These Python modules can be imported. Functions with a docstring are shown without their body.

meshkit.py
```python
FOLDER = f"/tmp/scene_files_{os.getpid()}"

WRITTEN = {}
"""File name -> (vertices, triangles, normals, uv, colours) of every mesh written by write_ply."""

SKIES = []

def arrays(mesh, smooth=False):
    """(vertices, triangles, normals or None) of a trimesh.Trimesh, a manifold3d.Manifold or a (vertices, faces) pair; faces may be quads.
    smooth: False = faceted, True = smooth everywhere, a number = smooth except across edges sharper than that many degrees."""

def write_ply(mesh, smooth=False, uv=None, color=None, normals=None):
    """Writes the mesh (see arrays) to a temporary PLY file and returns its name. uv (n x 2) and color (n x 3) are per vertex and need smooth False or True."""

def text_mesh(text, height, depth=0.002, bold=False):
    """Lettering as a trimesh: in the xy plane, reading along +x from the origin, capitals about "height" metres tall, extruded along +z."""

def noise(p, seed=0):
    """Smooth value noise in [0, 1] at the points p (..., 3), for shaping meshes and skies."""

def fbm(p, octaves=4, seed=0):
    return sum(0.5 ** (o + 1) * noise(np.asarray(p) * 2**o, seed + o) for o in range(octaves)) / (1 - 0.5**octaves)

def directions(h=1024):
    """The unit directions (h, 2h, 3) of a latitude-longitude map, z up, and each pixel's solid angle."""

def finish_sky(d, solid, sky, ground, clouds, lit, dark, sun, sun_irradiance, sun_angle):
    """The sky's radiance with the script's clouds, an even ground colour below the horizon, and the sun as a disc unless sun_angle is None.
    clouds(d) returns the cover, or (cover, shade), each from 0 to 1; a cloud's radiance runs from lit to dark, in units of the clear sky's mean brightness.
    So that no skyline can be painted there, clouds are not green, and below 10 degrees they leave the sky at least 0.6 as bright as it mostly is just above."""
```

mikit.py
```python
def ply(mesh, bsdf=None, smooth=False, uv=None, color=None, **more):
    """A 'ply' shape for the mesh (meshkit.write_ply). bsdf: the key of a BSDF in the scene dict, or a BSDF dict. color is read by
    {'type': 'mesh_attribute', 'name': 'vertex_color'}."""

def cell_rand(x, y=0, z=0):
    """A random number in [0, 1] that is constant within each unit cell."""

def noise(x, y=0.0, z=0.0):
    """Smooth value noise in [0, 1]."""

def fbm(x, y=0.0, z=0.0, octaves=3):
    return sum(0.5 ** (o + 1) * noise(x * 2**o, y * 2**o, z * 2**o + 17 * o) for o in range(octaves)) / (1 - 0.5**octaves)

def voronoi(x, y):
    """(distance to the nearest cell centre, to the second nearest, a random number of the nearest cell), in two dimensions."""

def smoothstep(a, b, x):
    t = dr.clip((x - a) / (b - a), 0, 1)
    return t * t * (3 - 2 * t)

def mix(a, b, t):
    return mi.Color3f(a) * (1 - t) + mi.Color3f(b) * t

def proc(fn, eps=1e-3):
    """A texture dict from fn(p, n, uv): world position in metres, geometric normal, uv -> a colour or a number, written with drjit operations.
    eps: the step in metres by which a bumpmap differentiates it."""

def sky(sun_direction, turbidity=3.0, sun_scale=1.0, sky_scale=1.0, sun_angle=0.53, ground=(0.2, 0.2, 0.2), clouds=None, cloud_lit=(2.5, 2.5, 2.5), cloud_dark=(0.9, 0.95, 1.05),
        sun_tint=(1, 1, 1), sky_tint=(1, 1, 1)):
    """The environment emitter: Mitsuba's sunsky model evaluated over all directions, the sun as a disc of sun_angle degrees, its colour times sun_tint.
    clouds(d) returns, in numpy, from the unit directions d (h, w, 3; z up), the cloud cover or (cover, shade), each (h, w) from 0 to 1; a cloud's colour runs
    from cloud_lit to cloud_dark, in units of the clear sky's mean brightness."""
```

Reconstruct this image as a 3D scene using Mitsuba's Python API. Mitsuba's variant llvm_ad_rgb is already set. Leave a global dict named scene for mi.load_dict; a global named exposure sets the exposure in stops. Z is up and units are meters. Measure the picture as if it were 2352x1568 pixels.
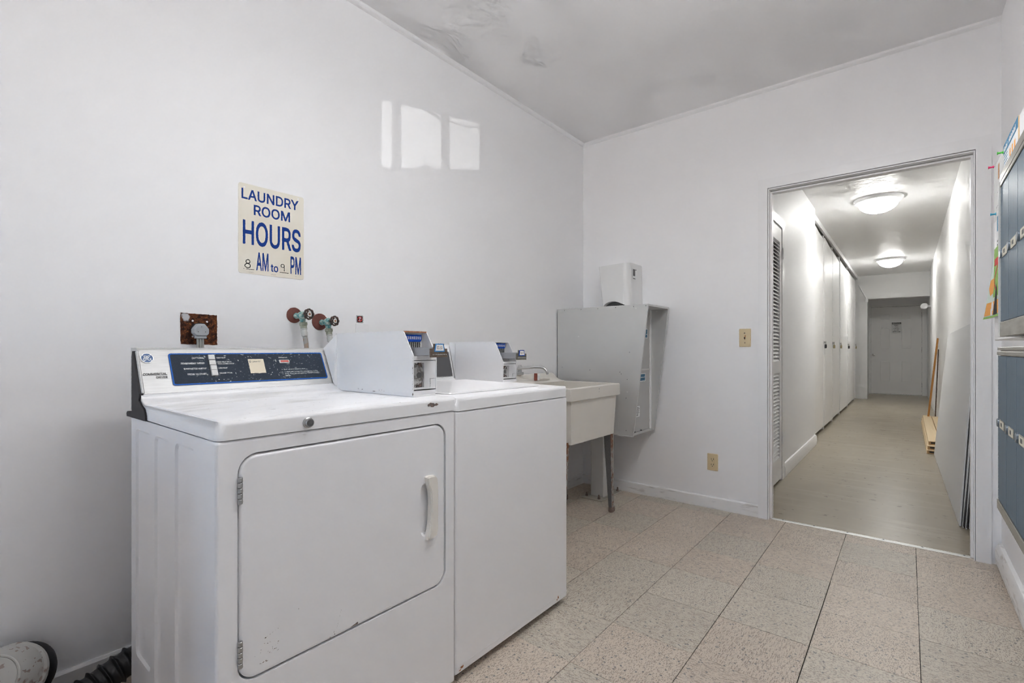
import math, random
import numpy as np, trimesh, manifold3d as m3
import mitsuba as mi, drjit as dr
import mikit, meshkit
from mikit import noise, fbm, voronoi, cell_rand, smoothstep, mix, proc
from shapely.geometry import Polygon, Point, LineString, box as sbox
from shapely import affinity
from shapely.ops import unary_union

R = random.Random(7)
T = mi.ScalarTransform4f
scene = {"type": "scene"}
labels = {}
V = np.array

# ------------------------------------------------------------------ camera, sky, lights, exposure
TH = math.radians(39.088)
EYE = [0.0, 0.0, 1.06]
scene["camera"] = {
    "type": "perspective", "fov_axis": "x", "fov": 2 * math.degrees(math.atan(1176 / 1119.0)),
    "principal_point_offset_y": -18 / 1568.0, "near_clip": 0.05, "far_clip": 100.0,
    "to_world": T().look_at(origin=EYE, target=[EYE[0] - math.sin(TH), EYE[1] + math.cos(TH), EYE[2]], up=[0, 0, 1])}
exposure = 0.22
SUN = [-0.55, 0.45, 0.75]
scene["sky"] = mikit.sky(SUN, turbidity=3.5, sun_scale=19.0, sky_scale=16.0, ground=(0.55, 0.55, 0.55), sky_tint=(1.06, 1.0, 0.9))
FILL_LAMP = 11.0     # radiance of the lower lens of the unseen, added fill pendant
UPLIGHT = 0.6       # share of it that the upper lens sends to the ceiling
#       # radiance of the unseen fill pendant's lens
DOME_LAMP = 46.0      # radiance of the corridor's glass domes
GLINT = 170.0           # strength of the added spot standing in for reflected sun through the lite
scene["sun_glint_spot"] = {"type": "spot", "to_world": T().look_at(origin=[2.4, -9.0, 0.3], target=[-0.212, -2.6, 1.437], up=[0, 0, 1]),
                       "intensity": {"type": "rgb", "value": [GLINT * 1.0, GLINT, GLINT * 0.98]}, "cutoff_angle": 3.0, "beam_width": 2.6}

# ------------------------------------------------------------------ helpers
used = {}
def nm(base):
    n = used.get(base, 0); used[base] = n + 1
    return base if n == 0 else f"{base}_{n:03d}"

def add(base, mesh, bsdf, parent=None, smooth=False, label=None, cat=None, group=None, kind=None, **kw):
    key = nm((parent + "__" if parent else "") + base)
    scene[key] = mikit.ply(mesh, bsdf, smooth, **kw) if not isinstance(mesh, dict) else mesh
    tag(key, label, cat, group, kind)
    return key

def tag(key, label=None, cat=None, group=None, kind=None):
    d = {k: v for k, v in (("label", label), ("category", cat), ("group", group), ("kind", kind)) if v}
    if d: labels.setdefault(key, {}).update(d)

def thing(base, label, cat, group=None):
    key = nm(base); tag(key, label, cat, group); return key

def cat(*ms):
    return trimesh.util.concatenate(list(ms))

def box(x0, x1, y0, y1, z0, z1):
    b = trimesh.creation.box(extents=(abs(x1 - x0), abs(y1 - y0), abs(z1 - z0)))
    b.apply_translation(((x0 + x1) / 2, (y0 + y1) / 2, (z0 + z1) / 2)); return b

def hull(pts):
    return trimesh.convex.convex_hull(np.asarray(pts, float))

def cbox(x0, x1, y0, y1, z0, z1, c=0.002):
    x0, x1 = sorted((x0, x1)); y0, y1 = sorted((y0, y1)); z0, z1 = sorted((z0, z1)); P = []
    for x, sx in ((x0, 1), (x1, -1)):
        for y, sy in ((y0, 1), (y1, -1)):
            for z, sz in ((z0, 1), (z1, -1)):
                P += [(x + sx * c, y + sy * c, z), (x + sx * c, y, z + sz * c), (x, y + sy * c, z + sz * c)]
    return hull(P)

def rbox(x0, x1, y0, y1, z0, z1, r=0.01, n=3):
    x0, x1 = sorted((x0, x1)); y0, y1 = sorted((y0, y1)); z0, z1 = sorted((z0, z1)); P = []
    ang = np.linspace(0, math.pi / 2, n + 1)
    for x, sx in ((x0 + r, -1), (x1 - r, 1)):
        for y, sy in ((y0 + r, -1), (y1 - r, 1)):
            for z, sz in ((z0 + r, -1), (z1 - r, 1)):
                for a in ang:
                    for b in ang:
                        P.append((x + sx * r * math.cos(a) * math.cos(b), y + sy * r * math.sin(a) * math.cos(b), z + sz * r * math.sin(b)))
    return hull(P)

def fix(m):
    if m.volume < 0: m.invert()
    return m

def place(mesh, o, u, v, w=None):
    """local (x, y, z) -> o + x u + y v + z w"""
    u, v = V(u, float), V(v, float); w = np.cross(u, v) if w is None else V(w, float)
    M = np.eye(4); M[:3, 0], M[:3, 1], M[:3, 2], M[:3, 3] = u, v, w, o
    m = mesh.copy(); m.apply_transform(M)
    return m

def poly(p):
    return p if hasattr(p, "geom_type") else Polygon(p)

def ext(p, d):
    p = poly(p); gs = getattr(p, "geoms", [p])
    return cat(*[trimesh.creation.extrude_polygon(g, d, engine="earcut") for g in gs if g.area > 1e-10])

def prism(p, plane, a, b):
    """polygon in a coordinate plane ('xz', 'yz', 'xy'), extruded from a to b along the third axis"""
    a, b = min(a, b), max(a, b); m = ext(p, b - a)
    if plane == "xy": m.apply_translation((0, 0, a)); return m
    if plane == "xz": M = [[1, 0, 0, 0], [0, 0, 1, a], [0, 1, 0, 0], [0, 0, 0, 1]]
    if plane == "yz": M = [[0, 0, 1, a], [1, 0, 0, 0], [0, 1, 0, 0], [0, 0, 0, 1]]
    v = m.vertices @ V(M)[:3, :3].T + V(M)[:3, 3]
    return fix(trimesh.Trimesh(v, m.faces, process=False))

def rrect(x0, x1, y0, y1, r, n=6):
    return sbox(x0 + r, y0 + r, x1 - r, y1 - r).buffer(r, quad_segs=n)

def slab(p, d, bev=0.0015, n=2):
    """convex polygon (in local xy) raised along +z to d with a rounded front edge"""
    p = poly(p); P = []
    for x, y in p.exterior.coords[:-1]: P += [(x, y, 0), (x, y, d - bev)]
    for k in range(1, n + 1):
        a = k / n * math.pi / 2
        for x, y in p.buffer(-bev * (1 - math.cos(a))).exterior.coords[:-1]: P.append((x, y, d - bev + bev * math.sin(a)))
    return hull(P)

def lathe(profile, o, axis, n=32):
    """profile [(r, h)...] spun about the axis through o"""
    a = V(axis, float); a /= np.linalg.norm(a)
    t = V([1, 0, 0]) if abs(a[0]) < 0.9 else V([0, 1, 0])
    u = np.cross(a, t); u /= np.linalg.norm(u); v = np.cross(a, u)
    vs, fs = [], []
    for r, h in profile:
        for k in range(n):
            q = 2 * math.pi * k / n
            vs.append(V(o) + a * h + (u * math.cos(q) + v * math.sin(q)) * max(r, 1e-5))
    m = len(profile)
    for i in range(m - 1):
        for k in range(n):
            j = (k + 1) % n; A, B, C, D = i * n + k, i * n + j, (i + 1) * n + j, (i + 1) * n + k
            fs += [(A, B, C), (A, C, D)]
    for i, flip in ((0, True), (m - 1, False)):
        c = len(vs); vs.append(V(o) + a * profile[i][1])
        for k in range(n):
            j = (k + 1) % n; f = (c, i * n + k, i * n + j); fs.append(f[::-1] if flip else f)
    return fix(trimesh.Trimesh(V(vs), V(fs), process=False))

def cyl(p0, p1, r, n=20, c=0.0):
    p0, p1 = V(p0, float), V(p1, float); L = np.linalg.norm(p1 - p0)
    pr = [(r, 0), (r, L)] if c == 0 else [(r - c, 0), (r, c), (r, L - c), (r - c, L)]
    return lathe(pr, p0, p1 - p0, n)

def tube(path, r, n=12, radii=None):
    P = V(path, float); m = len(P)
    tg = np.gradient(P, axis=0); tg /= np.linalg.norm(tg, axis=1, keepdims=True)
    u = np.cross(tg[0], [0.13, 0.27, 1.0]); u /= np.linalg.norm(u)
    vs, fs = [], []
    for i in range(m):
        u = u - tg[i] * (u @ tg[i]); u /= np.linalg.norm(u); v = np.cross(tg[i], u)
        rr = radii[i] if radii is not None else r
        for k in range(n):
            q = 2 * math.pi * k / n; vs.append(P[i] + rr * (u * math.cos(q) + v * math.sin(q)))
    for i in range(m - 1):
        for k in range(n):
            j = (k + 1) % n; A, B, C, D = i * n + k, i * n + j, (i + 1) * n + j, (i + 1) * n + k
            fs += [(A, B, C), (A, C, D)]
    for i, flip in ((0, True), (m - 1, False)):
        c = len(vs); vs.append(P[i])
        for k in range(n):
            j = (k + 1) % n; f = (c, i * n + k, i * n + j); fs.append(f[::-1] if flip else f)
    return fix(trimesh.Trimesh(V(vs), V(fs), process=False))

def spline(pts, n=40):
    from scipy.interpolate import CubicSpline
    P = V(pts, float); t = np.r_[0, np.cumsum(np.linalg.norm(np.diff(P, axis=0), axis=1))]
    return CubicSpline(t, P)(np.linspace(0, t[-1], n))

def man(m):
    m = m.copy(); m.merge_vertices()
    return m3.Manifold(m3.Mesh(np.asarray(m.vertices, np.float32), np.asarray(m.faces, np.uint32)))

def unman(m):
    q = m.to_mesh(); return trimesh.Trimesh(q.vert_properties[:, :3], q.tri_verts, process=False)

def cut(a, *bs):
    a = man(a)
    for b in bs: a = a - man(b)
    return unman(a)

def text(base, s, bsdf, parent, o, u, v, height, width=None, align="l", depth=0.0004, bold=False, stretch=None):
    m = meshkit.text_mesh(s, height, depth, bold)
    x0, x1 = m.bounds[0][0], m.bounds[1][0]
    m.apply_translation((-x0, 0, 0)); w = x1 - x0
    if width: m.apply_scale([width / w, 1, 1]); w = width
    m.apply_translation((0 if align == "l" else -w if align == "r" else -w / 2, 0, 0))
    return add(base, place(m, o, u, v), bsdf, parent)

def strokes(lines, r):
    return unary_union([LineString(l).buffer(r, quad_segs=4) for l in lines])

def blob(cx, cy, r, n=11, jag=0.5, sx=1.0, sy=1.0):
    return Polygon([(cx + sx * r * q * math.cos(a), cy + sy * r * q * math.sin(a)) for a, q in
                    ((2 * math.pi * k / n, 1 - jag * R.random()) for k in range(n))]).buffer(0)

# ------------------------------------------------------------------ materials
def mat(name, d, two=True):
    scene[name] = {"type": "twosided", "m": d} if two else d
def col(c): return {"type": "rgb", "value": list(c) if hasattr(c, "__len__") else [c] * 3}
def P(c, rough=0.5, metal=0.0, spec=0.5, coat=0.0, coat_gloss=0.9, **kw):
    d = {"type": "principled", "base_color": c if isinstance(c, dict) else col(c), "roughness": rough, "metallic": metal, "specular": spec, **kw}
    if coat: d.update(clearcoat=coat, clearcoat_gloss=coat_gloss)
    return d
def simple(name, c, rough=0.5, metal=0.0, **kw): mat(name, P(c, rough, metal, **kw))
def bump(inner, fn, scale=1.0, eps=1e-3):
    return {"type": "bumpmap", "arbitrary": proc(fn, eps), "scale": scale, "bsdf": inner}

# wall paint: faint roller stipple and scattered scuffs
def wall_h(p, n, uv): return 0.0012 * fbm(p.x * 60 + p.y * 60, p.z * 45 + p.y * 9, p.x * 31, 3)
mat("m_wall", bump(P((0.85, 0.85, 0.86), 0.5, spec=0.3), wall_h, 1.0, 2e-3))
def ceil_h(p, n, uv):
    t = 5.0 * noise(p.x * 1.7, p.y * 1.7, 2.0)
    q1, q2 = p.x * dr.cos(t) + p.y * dr.sin(t), p.y * dr.cos(t) - p.x * dr.sin(t)
    w = 0.6 * fbm(p.x * 9, p.y * 9, 4.0, 2)
    return 0.0035 * smoothstep(0.62, 0.70, fbm(q1 * 26 + w, q2 * 95, 1.0, 2)) * smoothstep(0.36, 0.56, fbm(p.x * 5, p.y * 5, 7.0, 2)) + 0.0012 * fbm(p.x * 60, p.y * 60, 5.0, 2)
mat("m_ceiling", bump(P((0.85, 0.85, 0.855), 0.5, spec=0.35), ceil_h, 1.0, 2e-3))
def stucco_h(p, n, uv):
    q = p.x + p.z * 0.6
    return 0.008 * fbm(p.x * 22 + p.z * 20, p.y * 26, p.z * 14, 3) + 0.006 * smoothstep(0.55, 0.75, fbm(q * 9, p.y * 30, p.z * 12, 3))
def cceil_h(p, n, uv):
    w = 0.8 * fbm(p.x * 5, p.y * 5, 4.0, 2)
    return 0.0055 * smoothstep(0.52, 0.68, fbm(p.x * 11 + w, p.y * 34, 1.0, 3)) + 0.002 * fbm(p.x * 40, p.y * 60, 5.0, 2)
mat("m_corridor_ceiling", bump(P((0.84, 0.84, 0.835), 0.42, spec=0.4), cceil_h, 1.2, 2e-3))
mat("m_stucco", bump(P((0.80, 0.80, 0.795), 0.5, spec=0.3), stucco_h, 1.5, 2e-3))
simple("m_trim", (0.83, 0.83, 0.84), 0.35, spec=0.5)
def base_c(p, n, uv):
    s = smoothstep(0.55, 0.8, fbm(p.x * 14 + p.y * 14, p.z * 60, 2.0, 4))
    return mix((0.82, 0.82, 0.82), (0.45, 0.43, 0.41), s * 0.5)
mat("m_baseboard", P(proc(base_c), 0.4))

# vinyl composition tile: chips drawn out along the tile's run, direction turned from tile to tile
TX, TY, TP = -1.5045, 3.2525, 0.3075
def tile_c(p, n, uv):
    i, j = dr.floor((p.x - TX) / TP), dr.floor((p.y - TY) / TP)
    r = cell_rand(i + 50, j + 50, 3)
    turn = (i + j) - 2 * dr.floor((i + j) * 0.5) > 0.5
    a, b = dr.select(turn, p.x, p.y), dr.select(turn, p.y, p.x)
    b = b + 0.01 * r
    st = dr.select(r > 0.45, 1.0, 0.45)
    d1, d2, w = voronoi(a * 75 * st + 13 * r, b * 210)
    d3, d4, w2 = voronoi(a * 120 + 5, b * 260 + 9 * r)
    d5, d6, w5 = voronoi(a * 150 + 31 * r, b * 330 + 4)
    c = mix((0.455, 0.385, 0.315), (0.49, 0.425, 0.355), fbm(p.x * 9, p.y * 9, 1.0, 2))
    c = mix(c, (0.44, 0.41, 0.345), dr.select(cell_rand(i + 9, j + 4, 1) > 0.55, 0.7, 0.0))
    c = c * (1.04 + 0.14 * r)
    c = mix(c, (0.30, 0.235, 0.19), 0.75 * dr.select(w > 0.45, smoothstep(0.42, 0.25, d1), 0.0))
    c = mix(c, (0.60, 0.54, 0.46), 0.55 * dr.select(w2 > 0.55, smoothstep(0.4, 0.25, d3), 0.0))
    c = mix(c, (0.21, 0.185, 0.165), 0.85 * dr.select(w5 > 0.72, smoothstep(0.38, 0.26, d5), 0.0))
    d7, d8, w7 = voronoi(p.x * 55, p.y * 55)
    c = mix(c, (0.14, 0.145, 0.15), 0.8 * dr.select(w7 > 0.86, smoothstep(0.24, 0.15, d7), 0.0))
    return c
mat("m_tile", P(proc(tile_c), 0.42, spec=0.4))
simple("m_grout", (0.05, 0.045, 0.04), 0.9)
def corr_c(p, n, uv):
    f = fbm(p.x * 4, p.y * 1.6, 2.0, 4)
    c = mix((0.265, 0.228, 0.172), (0.325, 0.288, 0.222), f)
    s = smoothstep(0.45, 0.85, fbm(p.x * 3, p.y * 17, 4.0, 4))
    c = mix(c, (0.35, 0.31, 0.245), 0.4 * s)
    k = smoothstep(0.76, 0.82, fbm(p.x * 22, p.y * 34, 8.0, 4))
    return mix(c, (0.14, 0.115, 0.09), 0.55 * k)
def corr_h(p, n, uv): return 0.0016 * fbm(p.x * 35, p.y * 35, 2.0, 3)
mat("m_corridor_floor", bump(P(proc(corr_c), 0.3, spec=0.55), corr_h, 0.5, 3e-3))

# enamel and its wear
mat("m_enamel", P((0.80, 0.80, 0.815), 0.22, spec=0.5, coat=0.4, coat_gloss=0.92))
def lid_c(p, n, uv):
    up = smoothstep(0.6, 0.9, n.z)
    q = p.x + 0.25 * p.y
    d = smoothstep(0.40, 0.75, fbm(p.y * 5 + 3, q * 16, 1.0, 4)) * smoothstep(0.34, 0.60, fbm(p.y * 3.1, p.x * 5 + 7, 6.0, 2)) * up
    f = smoothstep(0.62, 0.82, fbm(p.y * 14, q * 62, 2.0, 3)) * smoothstep(0.45, 0.65, fbm(p.y * 4, p.x * 7, 9.0, 2)) * up
    s = smoothstep(0.84, 0.87, fbm(p.y * 70, p.x * 120, 3.0, 3)) * up
    c = mix((0.79, 0.79, 0.80), (0.60, 0.595, 0.58), 0.62 * d)
    return mix(mix(c, (0.46, 0.45, 0.44), 0.35 * f), (0.22, 0.21, 0.20), 0.7 * s)
mat("m_worn_lid", P(proc(lid_c), 0.3, spec=0.5))
mat("m_gloss_white", P((0.80, 0.80, 0.81), 0.09, spec=0.6, coat=1.0, coat_gloss=0.97))
simple("m_white_box", (0.82, 0.82, 0.83), 0.32)
def chip_c(p, n, uv):
    return mix((0.09, 0.075, 0.07), (0.22, 0.15, 0.12), smoothstep(0.45, 0.6, fbm(p.x * 400 + p.y * 300, p.z * 400, p.y * 90, 3)))
mat("m_chip", P(proc(chip_c), 0.8))
def chiprust_c(p, n, uv):
    return mix((0.20, 0.07, 0.03), (0.42, 0.20, 0.10), smoothstep(0.4, 0.65, fbm(p.x * 300, p.y * 300, p.z * 300, 3)))
mat("m_rust", P(proc(chiprust_c), 0.85))
def silver_c(p, n, uv):
    return mix((0.44, 0.44, 0.435), (0.51, 0.51, 0.505), fbm(p.y * 30, p.z * 400, 1.0, 2))
mat("m_silver", P(proc(silver_c), 0.38, 0.25))
def navy_c(p, n, uv):
    c = mix((0.022, 0.030, 0.044), (0.033, 0.044, 0.062), noise(p.y * 900, p.z * 900))
    near = smoothstep(0.50, 0.60, p.y) * (1 - 0.75 * smoothstep(0.80, 0.93, p.y))
    d, e, w = voronoi(p.y * 120 + 2 * fbm(p.y * 90, p.z * 90, 1.0, 2), p.z * 170 + 2 * fbm(p.y * 90, p.z * 90, 6.0, 2))
    c = mix(c, (0.62, 0.62, 0.60), dr.select(w > 1 - 0.20 * near, smoothstep(0.9 * (w - 0.78), 0.9 * (w - 0.80) - 0.06, d), 0.0))
    k = smoothstep(0.80, 0.84, fbm(p.y * 210, p.z * 300, 8.0, 2))
    return mix(c, (0.60, 0.60, 0.58), k * near)
mat("m_navy", P(proc(navy_c), 0.55, spec=0.12))
simple("m_blue", (0.004, 0.085, 0.36), 0.4, spec=0.15)
simple("m_sign_blue", (0.006, 0.035, 0.205), 0.5, spec=0.15)
simple("m_label_blue", (0.006, 0.045, 0.27), 0.4, spec=0.15)
simple("m_emblem_blue", (0.03, 0.085, 0.22), 0.4)
simple("m_white_ink", (0.75, 0.75, 0.75), 0.6)
simple("m_black_ink", (0.012, 0.012, 0.014), 0.6, spec=0.15)
simple("m_grey_ink", (0.10, 0.10, 0.10), 0.6)
simple("m_black_plastic", (0.024, 0.024, 0.026), 0.55, spec=0.25)
simple("m_rubber", (0.008, 0.008, 0.009), 0.45, spec=0.3)
simple("m_button", (0.56, 0.56, 0.55), 0.4)
simple("m_red_lamp", (0.42, 0.04, 0.025), 0.25)
simple("m_beige_paper", (0.72, 0.64, 0.50), 0.7)
simple("m_ivory", (0.62, 0.50, 0.31), 0.4)
simple("m_dark", (0.02, 0.02, 0.02), 0.7)
simple("m_cream_plastic", (0.72, 0.69, 0.64), 0.3)
simple("m_chrome", (0.62, 0.62, 0.62), 0.16, 1.0)
simple("m_steel", (0.42, 0.42, 0.42), 0.35, 1.0)
simple("m_dark_steel", (0.16, 0.16, 0.16), 0.45, 0.8)
simple("m_aluminium", (0.58, 0.58, 0.55), 0.42, 0.85)
def sign_c(p, n, uv): return mix((0.72, 0.675, 0.57), (0.755, 0.72, 0.63), smoothstep(0.3, 0.7, fbm(p.y * 6, p.z * 6, 2.0, 3)))
mat("m_sign", P(proc(sign_c), 0.5))
def rustplate_c(p, n, uv):
    f = fbm(p.y * 130, p.z * 130, 2.0, 4); g = fbm(p.y * 340, p.z * 340, 5.0, 2)
    c = mix((0.028, 0.012, 0.009), (0.088, 0.030, 0.014), smoothstep(0.35, 0.6, f))
    c = mix(c, (0.34, 0.125, 0.03), smoothstep(0.62, 0.78, g) * smoothstep(0.35, 0.6, f) * 0.9)
    d = dr.sqrt(dr.square(p.y - 0.617) + dr.square(p.z - 1.176)) + 0.012 * f
    return mix(c, (0.50, 0.50, 0.52), smoothstep(0.022, 0.016, d))
mat("m_rust_plate", bump(P(proc(rustplate_c), 0.85, spec=0.2), lambda p, n, uv: 0.002 * fbm(p.y * 300, p.z * 300, 1.0, 3), 0.6))
def esc_c(p, n, uv): return mix((0.105, 0.03, 0.024), (0.16, 0.055, 0.04), fbm(p.y * 90, p.z * 90, 1.0, 3))
mat("m_rust_red", P(proc(esc_c), 0.75))
def verd_c(p, n, uv):
    f = fbm(p.x * 110, p.y * 110, p.z * 110, 3)
    c = mix((0.08, 0.25, 0.26), (0.33, 0.46, 0.42), smoothstep(0.35, 0.6, f))
    return mix(c, (0.62, 0.64, 0.60), smoothstep(0.62, 0.75, f))
mat("m_verdigris", P(proc(verd_c), 0.7))
def brass_c(p, n, uv): return mix((0.20, 0.22, 0.16), (0.42, 0.44, 0.36), fbm(p.x * 150, p.y * 150, p.z * 150, 3))
mat("m_green_brass", P(proc(brass_c), 0.6, 0.2))
def wheel_c(p, n, uv): return mix((0.035, 0.026, 0.024), (0.12, 0.07, 0.055), smoothstep(0.4, 0.7, fbm(p.x * 200, p.y * 200, p.z * 200, 3)))
mat("m_wheel", P(proc(wheel_c), 0.5, 0.3))
def hose_c(p, n, uv):
    f = smoothstep(0.45, 0.6, fbm(p.y * 60, p.z * 45, p.x * 60, 3))
    return mix((0.36, 0.35, 0.33), (0.36, 0.17, 0.06), f * smoothstep(1.07, 1.11, p.z + 0.02 * f))
mat("m_hose", P(proc(hose_c), 0.5, 0.3))
simple("m_plug_grey", (0.36, 0.38, 0.40), 0.5)
simple("m_cord_grey", (0.30, 0.30, 0.28), 0.5)
def tub_c(p, n, uv): return mix((0.66, 0.63, 0.575), (0.70, 0.675, 0.62), fbm(p.x * 9 + p.y * 7, p.z * 9, 3.0, 3))
mat("m_tub", P(proc(tub_c), 0.45))
def leg_shade_c(p, n, uv):
    f = fbm(p.x * 70 + p.y * 70, p.z * 45, 1.0, 4)
    c = mix((0.085, 0.088, 0.092), (0.15, 0.15, 0.15), noise(p.x * 400, p.y * 400, p.z * 400))
    return c
mat("m_leg_shade", P(proc(leg_shade_c), 0.55, 0.3))  # shade on the legs' wide plates put into this dark grey
def legrust_c(p, n, uv):
    f = fbm(p.y * 130, p.z * 60, 1.0, 4)
    c = mix((0.20, 0.20, 0.19), (0.40, 0.40, 0.38), noise(p.y * 500, p.z * 500))
    return mix(c, (0.17, 0.075, 0.04), smoothstep(0.42, 0.55, f + 0.28 * smoothstep(0.3, 0.5, p.z) - 0.12))
mat("m_leg_edge", P(proc(legrust_c), 0.65, 0.2))
def booth_c(p, n, uv):
    f = fbm(p.x * 4, p.z * 4, p.y * 4, 3)
    c = mix((0.545, 0.545, 0.535), (0.60, 0.60, 0.59), f)
    d, e, w = voronoi(p.x * 16, p.z * 16)
    return mix(c, (0.80, 0.80, 0.78), 0.5 * dr.select(w > 0.95, smoothstep(0.11, 0.05, d), 0.0))
mat("m_booth", P(proc(booth_c), 0.4, 0.3))
simple("m_booth_face", (0.45, 0.45, 0.44), 0.5, 0.2)
simple("m_white_strip", (0.85, 0.85, 0.85), 0.35)
simple("m_sticker_blue", (0.035, 0.12, 0.20), 0.5)
mat("m_bin", P((0.74, 0.74, 0.735), 0.38))
simple("m_wood_pale", (0.60, 0.44, 0.25), 0.6)
def lumber_c(p, n, uv):
    g = fbm(p.x * 60, p.y * 2.2, p.z * 60, 3)
    return mix((0.66, 0.50, 0.305), (0.74, 0.60, 0.40), g)
mat("m_lumber", P(proc(lumber_c), 0.6))
def stud_c(p, n, uv): return mix((0.36, 0.155, 0.03), (0.50, 0.25, 0.07), fbm(p.x * 50, p.y * 50, p.z * 5, 3))
mat("m_stud", P(proc(stud_c), 0.55))
simple("m_wood_end", (0.36, 0.215, 0.10), 0.7)
simple("m_dark_brown", (0.075, 0.05, 0.035), 0.6)
simple("m_foam_face", (0.68, 0.685, 0.69), 0.5)
def mail_c(p, n, uv):
    return mix((0.070, 0.112, 0.150), (0.084, 0.130, 0.170), noise(p.y * 700, p.z * 22))
mat("m_mailbox", P(proc(mail_c), 0.4, 0.1, spec=0.3))
def mailframe_c(p, n, uv): return mix((0.34, 0.33, 0.29), (0.46, 0.45, 0.405), fbm(p.y * 14, p.z * 90, 1.0, 3))
mat("m_mail_frame", P(proc(mailframe_c), 0.3, 0.75))
simple("m_paper", (0.74, 0.75, 0.75), 0.7)
simple("m_paper_grey", (0.60, 0.61, 0.60), 0.7)
simple("m_flyer_green", (0.24, 0.42, 0.10), 0.6)
simple("m_flyer_mint", (0.62, 0.71, 0.64), 0.6)
simple("m_flyer_orange", (0.78, 0.36, 0.08), 0.6)
simple("m_flyer_blue", (0.05, 0.19, 0.33), 0.6)
simple("m_flyer_red", (0.50, 0.03, 0.03), 0.6)
simple("m_flyer_brown", (0.40, 0.20, 0.08), 0.6)
simple("m_pin_green", (0.08, 0.50, 0.06), 0.3)
simple("m_pin_pink", (0.62, 0.02, 0.12), 0.3)
simple("m_pin_blue", (0.04, 0.30, 0.45), 0.3)
simple("m_red_ink", (0.55, 0.02, 0.02), 0.5)
simple("m_door_white", (0.84, 0.84, 0.84), 0.45)
simple("m_padlock_brass", (0.35, 0.30, 0.18), 0.4, 0.7)
simple("m_brush_red", (0.22, 0.06, 0.04), 0.6)
def drum_c(p, n, uv):
    f = fbm(p.x * 22, p.y * 22, p.z * 22, 4); g = fbm(p.x * 90 + 5, p.y * 90, p.z * 90, 3)
    c = mix((0.44, 0.435, 0.415), (0.56, 0.555, 0.53), f)
    band = smoothstep(0.155, 0.185, p.y + 0.02 * g) * smoothstep(0.21, 0.15, p.z + 0.04 * f)
    c = mix(c, (0.17, 0.06, 0.04), smoothstep(0.48, 0.6, g) * band * 0.9)
    return mix(c, (0.22, 0.14, 0.11), smoothstep(0.66, 0.72, g) * 0.7)
mat("m_drum", P(proc(drum_c), 0.5, 0.2))
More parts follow.
